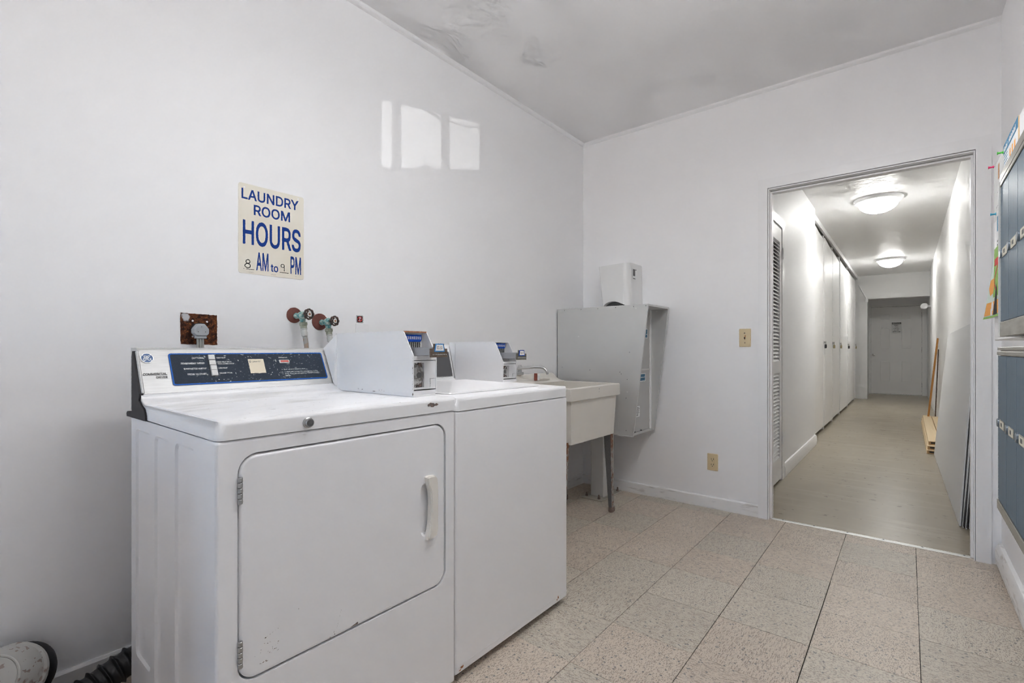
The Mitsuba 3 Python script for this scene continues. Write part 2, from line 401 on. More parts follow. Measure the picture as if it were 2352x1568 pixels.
def flex_h(p, n, uv): return 0.004 * fbm(p.x * 90, p.y * 90, p.z * 90, 3)
mat("m_flex", bump(P((0.010, 0.010, 0.011), 0.33, spec=0.5), flex_h, 0.8))
simple("m_gasket", (0.06, 0.06, 0.062), 0.6)
simple("m_plaster", (0.30, 0.30, 0.29), 0.8)
simple("m_asphalt", (0.30, 0.29, 0.27), 0.8)

# ------------------------------------------------------------------ the setting: laundry room
XL, YE, XR, YB, H = -2.008, 3.371, 0.357, -2.6, 2.69
add("floor", box(XL - .1, XR + .1, YB - .1, YE + .03, -0.12, -0.004), "m_grout", kind="structure", label="beige vinyl tile floor of the laundry room")
tx = [TX + TP * k for k in range(-2, 7)]; ty = [TY + TP * k for k in range(-19, 2)]
for i in range(len(tx) - 1):
    for j in range(len(ty) - 1):
        g = 0.0011
        gx = 0.0026 if abs(tx[i] + 0.2745) < 0.01 and ty[j] < 2.4 else g * (0.7 + 0.8 * R.random())
        x0, x1 = max(tx[i] + gx, XL), min(tx[i + 1] - g * (0.7 + 0.8 * R.random()), XR)
        y0, y1 = max(ty[j] + g * R.random(), YB), min(ty[j + 1] - g * (0.4 + R.random()), 3.388)
        if x1 - x0 > .01 and y1 - y0 > .01:
            add("tile", box(x0, x1, y0, y1, -0.004, -0.0002 * R.random()), "m_tile", "floor")
add("wall_left", box(XL - .12, XL, YB, YE + .07, 0, H), "m_wall", kind="structure", label="white painted wall behind the washing machines")
end = sbox(XL, 0, XR + .1, H).difference(sbox(-.676, -.01, .264, 2.060))
add("wall_end", prism(end, "xz", YE, YE + .07), "m_wall", kind="structure", label="white end wall with the doorway to the corridor")
rw = sbox(YB, 0, YE, H)
add("wall_right", prism(rw, "yz", XR, XR + .1), "m_wall", kind="structure")
LITE = Polygon([(-0.298, 1.312), (-0.126, 1.357), (-0.126, 1.516), (-0.298, 1.517)])  # lite outline traced back from the patch it throws on the left wall
bw = sbox(XL, 0, XR + .1, H).difference(LITE).difference(sbox(-1.93, .75, -.73, 2.2))
add("wall_back", prism(bw, "xz", YB - .004, YB), "m_wall", kind="structure")
lite = thing("patch_window_1", None, None); tag(lite, None, None, None, "structure")
for xa, xb in ((-0.283, -0.27), (-0.201, -0.187)):
    add("bar", box(xa, xb, YB + .001, YB + .006, 1.25, 1.60), "m_trim", lite)
add("latch_arm", tube([(-0.232, YB + .007, 1.523), (-0.217, YB + .007, 1.512), (-0.203, YB + .007, 1.501)], .0055, 8), "m_steel", lite)
add("chain", tube([(-0.187, YB + .007, 1.502), (-0.158, YB + .007, 1.495), (-0.129, YB + .007, 1.508)], .0022, 8), "m_steel", lite)
add("knob", prism(Polygon([(-0.266, 1.298), (-0.258, 1.311), (-0.229, 1.346), (-0.207, 1.33), (-0.207+.01, 1.27), (-0.266, 1.27)]).convex_hull, "xz", YB + .001, YB + .006), "m_steel", lite)  # half-round piece added for the hump in the patch's lower edge
w2_ = thing("window_2", None, None); tag(w2_, None, None, None, "structure")
for x in (-1.14,): add("bar", box(x, x + .03, YB - .02, YB - .005, .75, 2.2), "m_trim", w2_)
add("ceiling", box(XL - .1, XR + .1, YB - .1, YE + .13, H, H + .1), "m_ceiling", kind="structure", label="white textured plaster ceiling of the laundry room")
cr = 0.022
add("trim_1", prism([(XL, H), (XL + cr, H), (XL + .017, H - .010), (XL + .010, H - .017), (XL, H - cr)], "xz", YB, YE), "m_trim", kind="structure")
add("trim_2", prism([(YE, H), (YE - cr, H), (YE - .017, H - .010), (YE - .010, H - .017), (YE, H - cr)], "yz", XL, XR), "m_trim", kind="structure")
bb = [(0, 0), (.012, 0), (.012, .070), (.007, .078), (0, .078)]
add("baseboard_left", prism([(XL + a, b) for a, b in bb], "xz", YB, YE), "m_baseboard", kind="structure")
add("baseboard_end", prism([(YE - a, b) for a, b in bb], "yz", XL + .012, -.732), "m_baseboard", kind="structure")
rb = [(0, 0), (-.016, 0), (-.024, .02), (-.026, .06), (-.023, .095), (-.014, .112), (0, .116)]
add("baseboard_right", prism([(XR + a, b) for a, b in rb], "xz", -.2, YE - .03), "m_baseboard", kind="structure", smooth=40)
# doorway casing, jamb and stops
def ring(x0, x1, zt, d): return Polygon([(x0 - d, 0), (x0 - d, zt + d), (x1 + d, zt + d), (x1 + d, 0), (x1, 0), (x1, zt), (x0, zt), (x0, 0)])
cas = thing("trim_3", None, None); tag(cas, "white wooden casing around the corridor doorway", None, None, "structure")
add("casing_board", prism(Polygon([(-.732, 0), (-.732, 2.121), (.321, 2.121), (.321, 0), (.264, 0), (.264, 2.062), (-.6775, 2.062), (-.6775, 0)]), "xz", YE - .016, YE), "m_trim", cas)
add("jamb", prism(ring(-.671, .258, 2.053, .0045), "xz", YE - .011, YE + .07), "m_trim", cas)
add("stop", prism(ring(-.661, .249, 2.038, .0095), "xz", YE + .026, YE + .0705), "m_trim", cas)
thr = thing("trim_4", "metal threshold strip across the corridor doorway", None); tag(thr, kind="structure")
add("strip", prism([(3.386, 0), (3.389, .005), (3.405, .006), (3.409, 0)], "yz", -.660, .248), "m_aluminium", thr)
for k in range(6):
    add("screw", lathe([(.0045, 0), (.0045, .0012), (.002, .0022)], (-.60 + .165 * k, 3.397, .0055), (0, 0, 1), 10), "m_dark_steel", thr)

# fill pendant, added out of view above the frame to brighten the room
cl = thing("fill_pendant", "long white pendant fill light, unseen and added to brighten the laundry room", "fill light")
add("housing", cbox(-.50, -.20, .55, 1.85, 2.395, 2.415, .004), "m_trim", cl)
for y in (.7, 1.7): add("rod", cyl((-.35, y, 2.415), (-.35, y, H - .001), .006, 10), "m_trim", cl)
for part, m, L in (("lower_lens", rbox(-.48, -.22, .57, 1.83, 2.335, 2.3945, .02), FILL_LAMP), ("upper_lens", rbox(-.48, -.22, .57, 1.83, 2.4155, 2.445, .01), FILL_LAMP * UPLIGHT)):
    scene[nm(cl + "__" + part)] = mikit.ply(m, "m_trim", 40, emitter={"type": "area", "radiance": {"type": "rgb", "value": [L, L, L * 1.01]}})
# washer-shaped blocker, added out of view by the left wall: it shades the floor corner beside the dryer
nx = thing("washer", "unseen white washer-shaped blocker added beside the drum for its shade", "washer")
add("body", rbox(-1.93, -1.20, -.92, -.15, .02, .92, .01), "m_trim", nx, smooth=30)
add("lid", rbox(-1.72, -1.22, -.86, -.21, .921, .94, .006), "m_trim", nx, smooth=30)
add("console", prism([(-1.75, .921), (-1.80, 1.11), (-1.93, 1.11), (-1.93, .921)], "xz", -.92, -.15), "m_trim", nx)
add("foot", cat(*[cyl((x, y, 0), (x, y, .021), .02, 12) for x in (-1.88, -1.25) for y in (-.87, -.20)]), "m_dark", nx)

# ------------------------------------------------------------------ the setting: corridor
CW, CR, CH, CY = -.806, .345, 2.63, 3.442
add("floor_corridor", box(-1.8, .5, 3.389, 14.7, -.12, -.001), "m_corridor_floor", kind="structure", label="glossy taupe painted floor of the corridor")
add("ceiling_corridor", box(-1.75, .5, CY + .001, 12.86, CH, CH + .1), "m_corridor_ceiling", kind="structure", label="glossy textured white corridor ceiling")
add("wall_corridor_right", box(CR, CR + .12, CY + .001, 14.6, 0, CH), "m_stucco", kind="structure", label="rough white plaster wall on the corridor's lumber side")
lw = sbox(CY + .001, 0, 6.374, CH).difference(sbox(3.60, -.01, 4.46, 2.045))
add("wall_corridor_left", prism(lw, "yz", CW - .15, CW), "m_wall", kind="structure", label="smooth white wall beside the louvered door")
add("wall_locker_back", box(-1.8, -1.75, 3.443, 13.05, 0, CH), "m_plaster", kind="structure")
add("wall_corridor_end", prism(sbox(-1.75, 0, -.671, CH).union(sbox(-.68, 2.132, CR, CH)), "xz", 12.85, 13.05), "m_stucco", kind="structure", label="white plaster wall and header before the end door")
add("wall_recess", cat(box(-.82, -.72, 13.05, 14.6, 0, 2.3), box(-.8, CR, 13.05, 14.6, 2.26, 2.4)), "m_stucco", kind="structure")
dh = sbox(-.8, 0, .4, 2.3).difference(sbox(-.70, -.01, .27, 2.07))
add("wall_far", prism(dh, "xz", 14.52, 14.62), "m_wall", kind="structure")
add("leak_backing", box(-.9, .5, 14.621, 14.66, 0, 2.4), "m_plaster", kind="structure")  # backing added behind the end door to stop sky light leaking in
add("baseboard_corridor", prism([(CW, 0), (CW + .016, 0), (CW + .02, .03), (CW + .018, .085), (CW + .01, .105), (CW, .11)], "xz", 4.56, 6.37), "m_trim", kind="structure", smooth=40)
add("trim_5", box(-.862, -.835, 6.376, 12.85, 2.565, CH), "m_trim", kind="structure", label="white rail above the storage locker doors")
# louvered door
d1 = thing("door_1", "white louvered door in the corridor wall", None); tag(d1, kind="structure")
add("casing", prism(Polygon([(3.51, 0), (3.51, 2.115), (4.55, 2.115), (4.55, 0), (4.46, 0), (4.46, 2.045), (3.60, 2.045), (3.60, 0)]), "yz", CW, CW + .016), "m_trim", d1)
add("jamb", prism(Polygon([(3.60, 0), (3.60, 2.045), (4.46, 2.045), (4.46, 0), (4.45, 0), (4.45, 2.033), (3.61, 2.033), (3.61, 0)]), "yz", CW - .12, CW + .002), "m_trim", d1)
leaf = sbox(3.615, .02, 4.446, 2.03).difference(sbox(3.70, .195, 4.385, .872)).difference(sbox(3.70, .965, 4.385, 1.918))
add("leaf", prism(leaf, "yz", CW - .022, CW + .011), "m_door_white", d1)
slat0 = None
for z0, z1 in ((.195, .872), (.965, 1.918)):
    n = int(round((z1 - z0) / .0288))
    for k in range(n):
        z = z0 + (k + .5) * (z1 - z0) / n
        add("slat", prism([(CW - .018, z + .012), (CW - .016, z + .016), (CW + .008, z - .010), (CW + .006, z - .014)], "xz", 3.701, 4.384), "m_door_white", d1)
for z in (.335, 1.835):
    add("hinge", cat(cyl((CW + .018, 4.462, z - .045), (CW + .018, 4.462, z + .045), .007, 10), box(CW + .012, CW + .017, 4.464, 4.50, z - .045, z + .045)), "m_trim", d1)
# storage lockers
doors = [6.40, 7.645, 8.60, 9.57, 10.90, 12.50]
tops = [(2.575, 2.50), (2.545, 2.475), (2.515, 2.47), (2.51, 2.485), (2.52, 2.49)]
seen = ["nearest the louvered wall, hung with a black padlock", "second from the louvered wall", "in the middle of the row", "second from the end door", "nearest the end door"]
for k in range(5):
    a, b = doors[k] + .012, doors[k + 1] - .012; zt = tops[k]
    L = thing("storage_locker", f"tall white plywood storage locker door {seen[k]}", "storage locker", "storage lockers along the corridor")
    add("door", prism([(a, .045), (b - .05, .045), (b - .05, zt[1]), (a, zt[0])], "yz", -.885, -.862 + .006 * (k % 2)), "m_door_white", L)
    add("post", box(-.90, -.866, b - .048, b + .014, .002, 2.565), "m_door_white", L)
    add("edge_strip", box(-.8615, -.853, b - .075, b - .05, .05, zt[1] - .01), "m_trim", L)
    zl = 1.15
    add("hasp", box(-.853, -.848, b - .10, b - .02, zl - .012, zl + .016), "m_steel", L)
    Q = thing("padlock", f"small padlock on the hasp of the white locker door {['nearest the louvered wall, black body', 'second from the louvered wall', 'in the middle of the row', 'second from the end door', 'nearest the end door'][k]}", "padlock", "padlocks on the locker doors")
    add("body", cbox(-.848, -.826, b - .085, b - .035, zl - .075, zl - .025, .004), "m_black_plastic" if k in (0, 3) else "m_padlock_brass", Q)
    add("shackle", tube([(-.837, b - .078, zl - .03), (-.837, b - .078, zl), (-.837, b - .06, zl + .016), (-.837, b - .042, zl), (-.837, b - .042, zl - .03)], .004, 8), "m_steel", Q)
# end door
d2 = thing("door_2", "grey-white six-panel door at the corridor's end", None); tag(d2, kind="structure")
add("frame", prism(Polygon([(-.735, 0), (-.735, 2.13), (.33, 2.13), (.33, 0), (.255, 0), (.255, 2.062), (-.69, 2.062), (-.69, 0)]), "xz", 14.49, 14.53), "m_door_white", d2)
add("leaf", box(-.687, .252, 14.525, 14.565, .014, 2.058), "m_door_white", d2)
for xa, xb in ((-.557, -.273), (-.165, .116)):
    for za, zb in ((1.705, 1.937), (1.02, 1.604), (.25, .83)):
        o = sbox(xa, za, xb, zb)
        add("panel_moulding", prism(o.difference(o.buffer(-.03, join_style=2)), "xz", 14.514, 14.526), "m_door_white", d2)
        add("panel", place(slab(o.buffer(-.055, join_style=2), .008, .006), (0, 14.526, 0), (1, 0, 0), (0, 0, 1)), "m_door_white", d2)
add("sill", box(-.69, .255, 14.48, 14.525, 0, .012), "m_aluminium", d2)
add("knob", lathe([(.03, 0), (.03, .008), (.012, .012), (.012, .035), (.028, .045), (.033, .062), (.025, .078), (.001, .082)], (-.63, 14.525, .935), (0, -1, 0), 20), "m_chrome", d2, smooth=40)
for z in (.25, 1.05, 1.85):
    add("hinge", cyl((.258, 14.518, z - .05), (.258, 14.518, z + .05), .009, 10), "m_dark_steel", d2)
nt = thing("notice_sign", "small white notice sign on the grey six-panel door", "sign")
add("sheet", cbox(-.297, -.113, 14.508, 14.513, 1.436, 1.694, .001), "m_paper", nt)
add("header_band", prism(rrect(-.29, -.12, 1.646, 1.688, .012), "xz", 14.5065, 14.508), "m_dark", nt)
for s, z, w, h, mt in (("NOTICE", 1.653, .145, .027, "m_white_ink"), ("Please", 1.615, .082, .019, "m_black_ink"), ("Keep", 1.578, .06, .019, "m_black_ink"), ("This Door", 1.541, .112, .019, "m_black_ink"), ("Closed", 1.502, .082, .019, "m_black_ink"), ("at All Times", 1.462, .145, .019, "m_black_ink")):
    text("lettering", s, mt, nt, (-.205, 14.5062 if s == "NOTICE" else 14.508, z), (1, 0, 0), (0, 0, 1), h, w, "c", .001, True)
lk = thing("door_latch", "small black latch knob on the pier beside the grey door", "latch")
add("knob", lathe([(.018, 0), (.018, .01), (.01, .02), (.02, .04), (.001, .055)], (-.70, 13.05, .96), (0, -1, 0), 14), "m_black_plastic", lk)
scene.pop(lk + "__knob"); labels.pop(lk)  # hidden behind the pier: not built
# corridor ceiling lamps
for k, (x, y, txt) in enumerate(((-.24, 6.35, "nearer of the two lit dome lamps on the corridor ceiling"), (-.235, 10.7, "farther of the two lit dome lamps on the corridor ceiling"))):
    Lm = thing("ceiling_lamp", txt, "ceiling lamp", "dome lamps on the corridor ceiling")
    add("rim", lathe([(.17, 0), (.21, 0), (.213, .010), (.207, .026), (.195, .034), (.176, .037), (.176, .02)], (x, y, CH - .001), (0, 0, -1), 48), "m_trim", Lm, smooth=40)
    dome = lathe([(.168, .022)] + [(.173 * math.cos(a), .037 + .112 * math.sin(a)) for a in np.linspace(0, math.pi / 2 - .02, 12)], (x, y, CH - .001), (0, 0, -1), 48)
    scene[nm(Lm + "__glass_dome")] = mikit.ply(dome, "m_trim", 40, emitter={"type": "area", "radiance": {"type": "rgb", "value": [DOME_LAMP, DOME_LAMP * .99, DOME_LAMP * .955]}})
    add("finial", lathe([(.012, 0), (.014, .006), (.008, .012), (.001, .016)], (x, y, CH - .1485), (0, 0, -1), 14), "m_trim", Lm, smooth=40)
em = thing("emergency_lamp", "small round white lamp head on the wall above the grey door", "lamp")
add("arm", cyl((CR - .001, 12.5, 1.90), (.27, 12.5, 1.90), .02, 14), "m_trim", em)
add("head", lathe([(.03, 0), (.05, .02), (.058, .06), (.058, .10), (.05, .105), (.001, .10)], (.25, 12.56, 1.905), (0, -1, 0), 24), "m_trim", em, smooth=35)
cd = thing("conduit", "thin white conduit running up the pier beside the locker row", "conduit")
add("pipe", tube([(-.675, 12.838, 2.12), (-.72, 12.838, 2.22), (-.82, 12.838, 2.44)], .012, 10), "m_trim", cd)
add("end_box", cbox(-.70, -.655, 12.80, 12.849, 2.06, 2.14, .004), "m_trim", cd)

# lumber: a pile of boards against the right wall, a stud leaning on it
boards = [((.150, .245), 6.50, 9.20, 0), ((.250, .338), 6.50, 9.20, 0), ((.156, .250), 6.54, 9.18, 1), ((.254, .340), 6.56, 9.15, 1), ((.165, .258), 6.62, 9.17, 2), ((.264, .341), 6.60, 9.10, 2)]
wh = ["bottom board on the open side of the lumber pile", "bottom board on the wall side of the lumber pile", "middle board on the open side of the lumber pile", "middle board on the wall side of the lumber pile", "top board on the open side of the lumber pile", "top board on the wall side of the lumber pile"]
for ((xa, xb), ya, yb, lv), w in zip(boards, wh):
    B = thing("lumber_board", f"pale pine {w}", "board", "pine boards piled in the corridor")
    add("wood", cbox(xa, xb, ya, yb, lv * .038 + .0005, lv * .038 + .0375, .003), "m_lumber", B)
    add("end_grain", box(xa + .004, xb - .004, ya - .001, ya, lv * .038 + .004, lv * .038 + .034), "m_wood_end", B)
    add("stamp", box(xa + .02, xa + .07, ya - .0015, ya - .001, lv * .038 + .012, lv * .038 + .028), "m_dark", B)
def lean(x0, z0, x1, z1, ya, yb, t):
    d = V([x1 - x0, z1 - z0]); d = d / np.linalg.norm(d); n = V([d[1], -d[0]])
    p = [(x0, z0), (x1, z1), (x1 + n[0] * t, z1 + n[1] * t), (x0 + n[0] * t, z0 + n[1] * t)]
    return prism(p, "xz", ya, yb)
add("wood_stud", lean(.215, .116, .315, 1.215, 9.03, 9.068, .022), "m_stud", label="orange-brown wooden stud leaning on the wall above the lumber pile", cat="wood stud")
add("dark_strip", lean(.296, .116, .328, 1.06, 9.085, 9.11, .012), "m_dark_brown", label="thin dark strip leaning behind the orange-brown stud", cat="wood strip")  # dark brown strip along the dark stripe behind the stud
fp = [(.205, 3.955, 6.49, 1.205, "frontmost white foam board leaning on the corridor wall"), (.226, 3.93, 6.46, 1.19, "second white board behind the frontmost leaning foam board"),
      (.247, 3.91, 6.42, 1.15, "third leaning foam board with a frayed edge"), (.270, 3.93, 6.40, 1.08, "rearmost leaning foam board next to the corridor wall")]
for k, (xb, ya, yb, zt, txt) in enumerate(fp):
    F = thing("foam_board", txt, "board", "foam boards leaning on the corridor wall")
    xt = .334 - .0075 * (3 - k)
    xa = xb + .013
    # bottom line swings out towards the near end, top line on the wall; a slight bow near the bottom
    vs = []; ny, nz = 6, 8
    for s in (0, 1):
        for i in range(ny + 1):
            for j in range(nz + 1):
                y = ya + (yb - ya) * i / ny; t = j / nz
                x = xb + (.034 - .008 * k) * (1 - i / ny) * (1 - t) + (xt - xb) * t - .02 * math.sin(math.pi * t) * (.3 if k == 0 else .15) * (1 if k % 2 == 0 else -1) * .4 + s * (.006 if k else .008)
                vs.append((min(x, CR - .002), y, .002 + (zt + (.02 * (1 - i / ny))) * t))
    fs = []; W = nz + 1; N = (ny + 1) * W
    for i in range(ny):
        for j in range(nz):
            a, b, c, d = i * W + j, i * W + j + 1, (i + 1) * W + j + 1, (i + 1) * W + j
            fs += [(a, b, c), (a, c, d), (N + a, N + c, N + b), (N + a, N + d, N + c)]
    for i in range(ny):
        for j in (0, nz):
            a, b = i * W + j, (i + 1) * W + j; fs += [(a, b, N + b), (a, N + b, N + a)]
    for j in range(nz):
        for i in (0, ny):
            a, b = i * W + j, i * W + j + 1; fs += [(a, N + b, b), (a, N + a, N + b)]
    fm = trimesh.Trimesh(V(vs), V(fs), process=False); trimesh.repair.fix_normals(fm)
    add("sheet", fm, "m_foam_face", F)
    if k in (1, 2):
        add("torn_edge", tube([(xb + (.034 - .008 * k) * (1 - t) + (xt - xb) * t + .004, ya - .002, .01 + t * .9) for t in np.linspace(0, .9, 12)], .003, 6), "m_gasket", F)

# ------------------------------------------------------------------ dryer
X0, Y0, Y1 = -1.11, .397, 1.081
dry = thing("dryer", "white front-load commercial dryer with a navy control panel on silver console", "dryer")
side = box(-1.731, -1.150, Y0, Y1 - .001, .02, .866)
def rib(xa, xb, za, zb):
    o, i = rrect(xa, xb, za, zb, .02, 4), rrect(xa + .008, xb - .008, za + .008, zb - .008, .015, 4)
    return hull([(x, Y0 - .001, z) for x, z in o.exterior.coords] + [(x, Y0 + .005, z) for x, z in i.exterior.coords])
add("body", cut(side, rib(-1.690, -1.553, .20, .838), rib(-1.522, -1.400, .06, .838), rib(-1.366, -1.230, .06, .838)), "m_enamel", dry)
DO = rrect(.4375, 1.0415, .338, .834, .042, 8)
fr = rbox(-1.172, X0, Y0 - .002, Y1, .012, .8668, .007)
add("front_panel", cut(fr, prism(DO, "yz", -1.145, X0 + .01)), "m_enamel", dry, smooth=30)
doorp = DO.buffer(-.0035)
dm = place(slab(doorp, .036, .008, 4), (-1.146, 0, 0), (0, 1, 0), (0, 0, 1))
rec = rrect(.935, .994, .500, .670, .024, 6)
rc = place(hull([(x, y, 0) for x, y in rec.buffer(-.014).exterior.coords] + [(x, y, .02) for x, y in rec.exterior.coords]), (-1.121, 0, 0), (0, 1, 0), (0, 0, 1))
dr_ = add("door", cut(dm, rc), "m_enamel", dry, smooth=25)
hp = Polygon([(.955, .682), (.965, .685), (.984, .683), (.995, .674), (.998, .655), (.998, .52), (.993, .503), (.978, .497), (.957, .498), (.959, .506), (.968, .545), (.971, .60), (.968, .64), (.959, .665)])
hm = cat(ext(hp, .014), )
hv = ext(hp.buffer(-.003), .004); hv.apply_translation((0, 0, .014))
add("handle", place(cat(hm, hv), (-1.112, 0, 0), (0, 1, 0), (0, 0, 1)), "m_cream_plastic", dr_, label="cream plastic pull handle")
for z0, z1 in ((.729, .787), (.379, .437)):
    n = 5; s = (z1 - z0) / n
    add("hinge", cat(*[cyl((-1.106, .4415, z0 + k * s + .0006), (-1.106, .4415, z0 + (k + 1) * s - .0006), .0052, 12, .0008) for k in range(n)]), "m_steel", dry, smooth=40)
# worktop: profile with the rear cove, rounded front corners
def lidprof(xf, z0, z1):
    a = [(xf + .010 - .010 * math.cos(t) - .0, 0) for t in (0,)]
    p = [(xf, z0)] + [(xf - .012 + .012 * math.cos(t), z1 - .012 + .012 * math.sin(t)) for t in np.linspace(0, math.pi / 2, 6)]
    return p
lp = lidprof(X0 + .003, .8685, .910) + [(-1.595, .909), (-1.612, .912), (-1.624, .919), (-1.631, .928), (-1.633, .936), (-1.66, .936), (-1.66, .89), (-1.578, .870)]
l1 = prism(lp, "xz", Y0 - .01, Y1 + .01)
l2 = prism(Polygon([(-1.7, Y0 - .001), (X0 - .018, Y0 - .001)] + [(X0 + .003 - .020 + .020 * math.cos(t), Y0 - .001 + .020 + .020 * math.sin(t)) for t in np.linspace(-math.pi / 2, 0, 7)] + [(X0 + .003 - .008 + .008 * math.cos(t), Y1 - .008 + .008 * math.sin(t)) for t in np.linspace(0, math.pi / 2, 5)] + [(-1.7, Y1)]), "xy", .8, 1.0)
l3 = prism(Polygon([(Y0 - .001, .86)] + [(Y0 - .001 + .012 - .012 * math.cos(t), .898 + .012 * math.sin(t)) for t in np.linspace(0, math.pi / 2, 5)] + [(Y0 + .03, .9398), (Y1, .94), (Y1, .86)]), "yz", -1.8, -1.0)
lidm = unman(man(l1) ^ man(l2))
lid = add("worktop", lidm, "m_worn_lid", dry, smooth=35, label="white worktop with grey scuffs")
lipp = thing(lid + "__lip", None, None)
scene[lipp] = mikit.ply(tube([(-1.60, Y0 + .006, .908), (X0 - .02, Y0 + .006, .9085)], .0035, 8), "m_enamel", 40)
chipo = unary_union([blob(.983, .8935, .011, 13, .45, 1.5, .75), blob(.969, .894, .006, 9, .5), blob(1.000, .8935, .006, 9, .5, 1.6, .7)])
add("paint_chip", place(ext(chipo, .0004), (X0 + .0031, 0, 0), (0, 1, 0), (0, 0, 1)), "m_chip", lid, label="bare dark spot where the paint chipped off")
lock = add("lock", lathe([(.0130, 0), (.0128, .0035), (.0105, .0052), (.0102, .0112), (.0092, .0125), (.0001, .0125)], (X0 + .002, .593, .886), (1, 0, 0), 28), "m_steel", dry, smooth=35, label="round key lock")
lf = cat(lathe([(.0078, 0), (.0078, .0006), (.0001, .0006)], (X0 + .0145, .593, .886), (1, 0, 0), 24), lathe([(.0045, 0), (.0045, .0015), (.0030, .0020), (.0001, .0012)], (X0 + .0148, .593, .886), (1, 0, 0), 20))
add("keyway", lf, "m_dark_steel", lock, smooth=40)
# chips and scuffs on the front
ch = unary_union([Polygon([(.685, .3395), (.70, .343), (.712, .3475), (.7305, .3525), (.731, .3475), (.7265, .3415), (.7215, .3435), (.716, .3425), (.700, .3405)]).buffer(0), blob(.7265, .3465, .003)])
add("door_chip", place(ext(ch.intersection(DO.buffer(-.0085)), .0004), (X0 + .0001, 0, 0), (0, 1, 0), (0, 0, 1)), "m_chip", dr_)
sc = [blob(.660 + .008 * R.random(), .344 + .006 * k, .0012 + .001 * R.random(), 7, .6, .5, 1.8) for k in range(3)]
sc += [blob(.652, .3475, .0015, 7, .5, .5, 1.6), blob(.4955, .4185, .0022, 8, .5, 1.3, .7), blob(.572, .4515, .0009)]
for k in range(26):
    sc.append(blob(.472 + .055 * R.random() ** .7, .377 + .030 * R.random(), .0005 + .0009 * R.random() ** 2, 6, .6, 1.6, .8))
for k in range(9): sc.append(blob(.484 + .016 * k / 9 + .004 * R.random(), .3645 + .003 * R.random(), .0012, 7, .6, 1.3, .8))
for k in range(9): sc.append(blob(.668 + .016 * k / 9, .352 + .055 * k / 9 + .004 * R.random(), .0006, 6, .6, .5, 2.2))
sc += [blob(.50 + .03 * k / 5, .420 + .009 * k / 5, .0007, 6, .6, 1.6, .7) for k in range(5)]
add("scuffs", place(ext(unary_union(sc), .0003), (X0 + .0002, 0, 0), (0, 1, 0), (0, 0, 1)), "m_chip", dr_, kind="stuff")
sc2 = [strokes([[(.792, .367), (.797, .362), (.799, .354), (.796, .350)]], .0005), blob(.797, .352, .0022, 7, .5), blob(.806, .372, .0015, 7, .5), blob(.818, .348, .0012)]
add("scuffs", place(ext(unary_union(sc2).difference(DO.buffer(.004)), .0003), (X0 + .0002, 0, 0), (0, 1, 0), (0, 0, 1)), "m_grey_ink", dry, kind="stuff")
# black end cap
capp = Polygon([(-1.6985, 1.055), (-1.694, 1.048), (-1.631, .938), (-1.637, .919), (-1.611, .905), (-1.592, .900), (-1.580, .884), (-1.577, .8685), (-1.755, .8675), (-1.756, .876), (-1.748, .882), (-1.704, .885), (-1.704, 1.04)])
add("end_cap", prism(capp, "xz", Y0 - .006, Y0 + .004), "m_black_plastic", dry, label="black plastic end cap of the console")
add("rear_tray", cbox(-1.756, -1.64, Y0 - .004, Y1, .8675, .880, .002), "m_black_plastic", dry)
# console
con = add("console", prism([(-1.632, .9365), (-1.6945, 1.0565), (-1.700, 1.0625), (-1.710, 1.0645), (-1.755, 1.0645), (-1.755, .885), (-1.66, .885), (-1.645, .93)], "xz", Y0 + .0042, Y1 - .001), "m_silver", dry, smooth=25, label="brushed silver console")
vC = V([-.066, 0, .126]); vC = vC / np.linalg.norm(vC); uC = V([0., 1, 0]); nC = np.cross(uC, vC); oC = V([-1.63, 0, .935])
def C(y, v, d=0.0): return oC + uC * y + vC * v + nC * d
cplate = cat(tube([C(Y0 + .003, .004, -.0005), C(Y0 + .003, .132, -.0005), C(Y0 + .006, .1375, -.002)], .004, 10))
add("edge_bead", cplate, "m_silver", con, smooth=40)
pan = add("control_panel", place(ext(rrect(.4735, .955, .0227, .1268, .007), .0008), C(0, 0, .0008), uC, vC), "m_blue", con)
add("panel_face", place(ext(rrect(.4775, .951, .0267, .1228, .0045), .0003), C(0, 0, .0016), uC, vC), "m_navy", con, label="navy panel face speckled with worn white flecks")
D1 = .0019
for s, y, v, h, w, al in (("COTTONS", .5637, .1077, .0054, .0312, "r"), ("PERMANENT PRESS", .564, .0897, .0054, .0622, "r"), ("SYNTHETIC KNITS", .5645, .0717, .0052, .0580, "r"), ("PRESS TO START", .5643, .0535, .0052, .0500, "r"),
                          ("HIGH HEAT", .600, .1083, .0037, .0262, "l"), ("HIGH HEAT WITH", .600, .0936, .0041, .0410, "l"), ("COOL DOWN CYCLE", .6003, .0872, .0040, .0478, "l"), ("LOW HEAT", .600, .0725, .0040, .0262, "l"), ("RESUME CYCLE", .6005, .0550, .0040, .0358, "l"),
                          ("OPERATING", .7935, .1063, .0034, .0290, "l"), ("1.", .7945, .0612, .0036, None, "l"), ("Add coins for Extra Dry Time.", .8018, .0612, .0040, .0785, "l"), ("2.", .794, .0512, .0036, None, "l"), ("To RESUME drying after opening door during", .8018, .0512, .0040, .1205, "l"),
                          ("Cycle, close door and push the \"PRESS TO START\"", .8018, .0442, .0040, .128, "l"), ("button.", .8018, .0372, .0040, .019, "l")):
    text("lettering", s, "m_white_ink", con, C(y, v, D1), uC, vC, h, w, al, .0002, len(s) < 24)
text("lettering", "COMMERCIAL", "m_grey_ink", con, C(.4633, .0582, .0006), uC, vC, .0068, .0570, "r", .0003, True)
text("lettering", "DRYER", "m_grey_ink", con, C(.4635, .0478, .0006), uC, vC, .0064, .0272, "r", .0003, True)
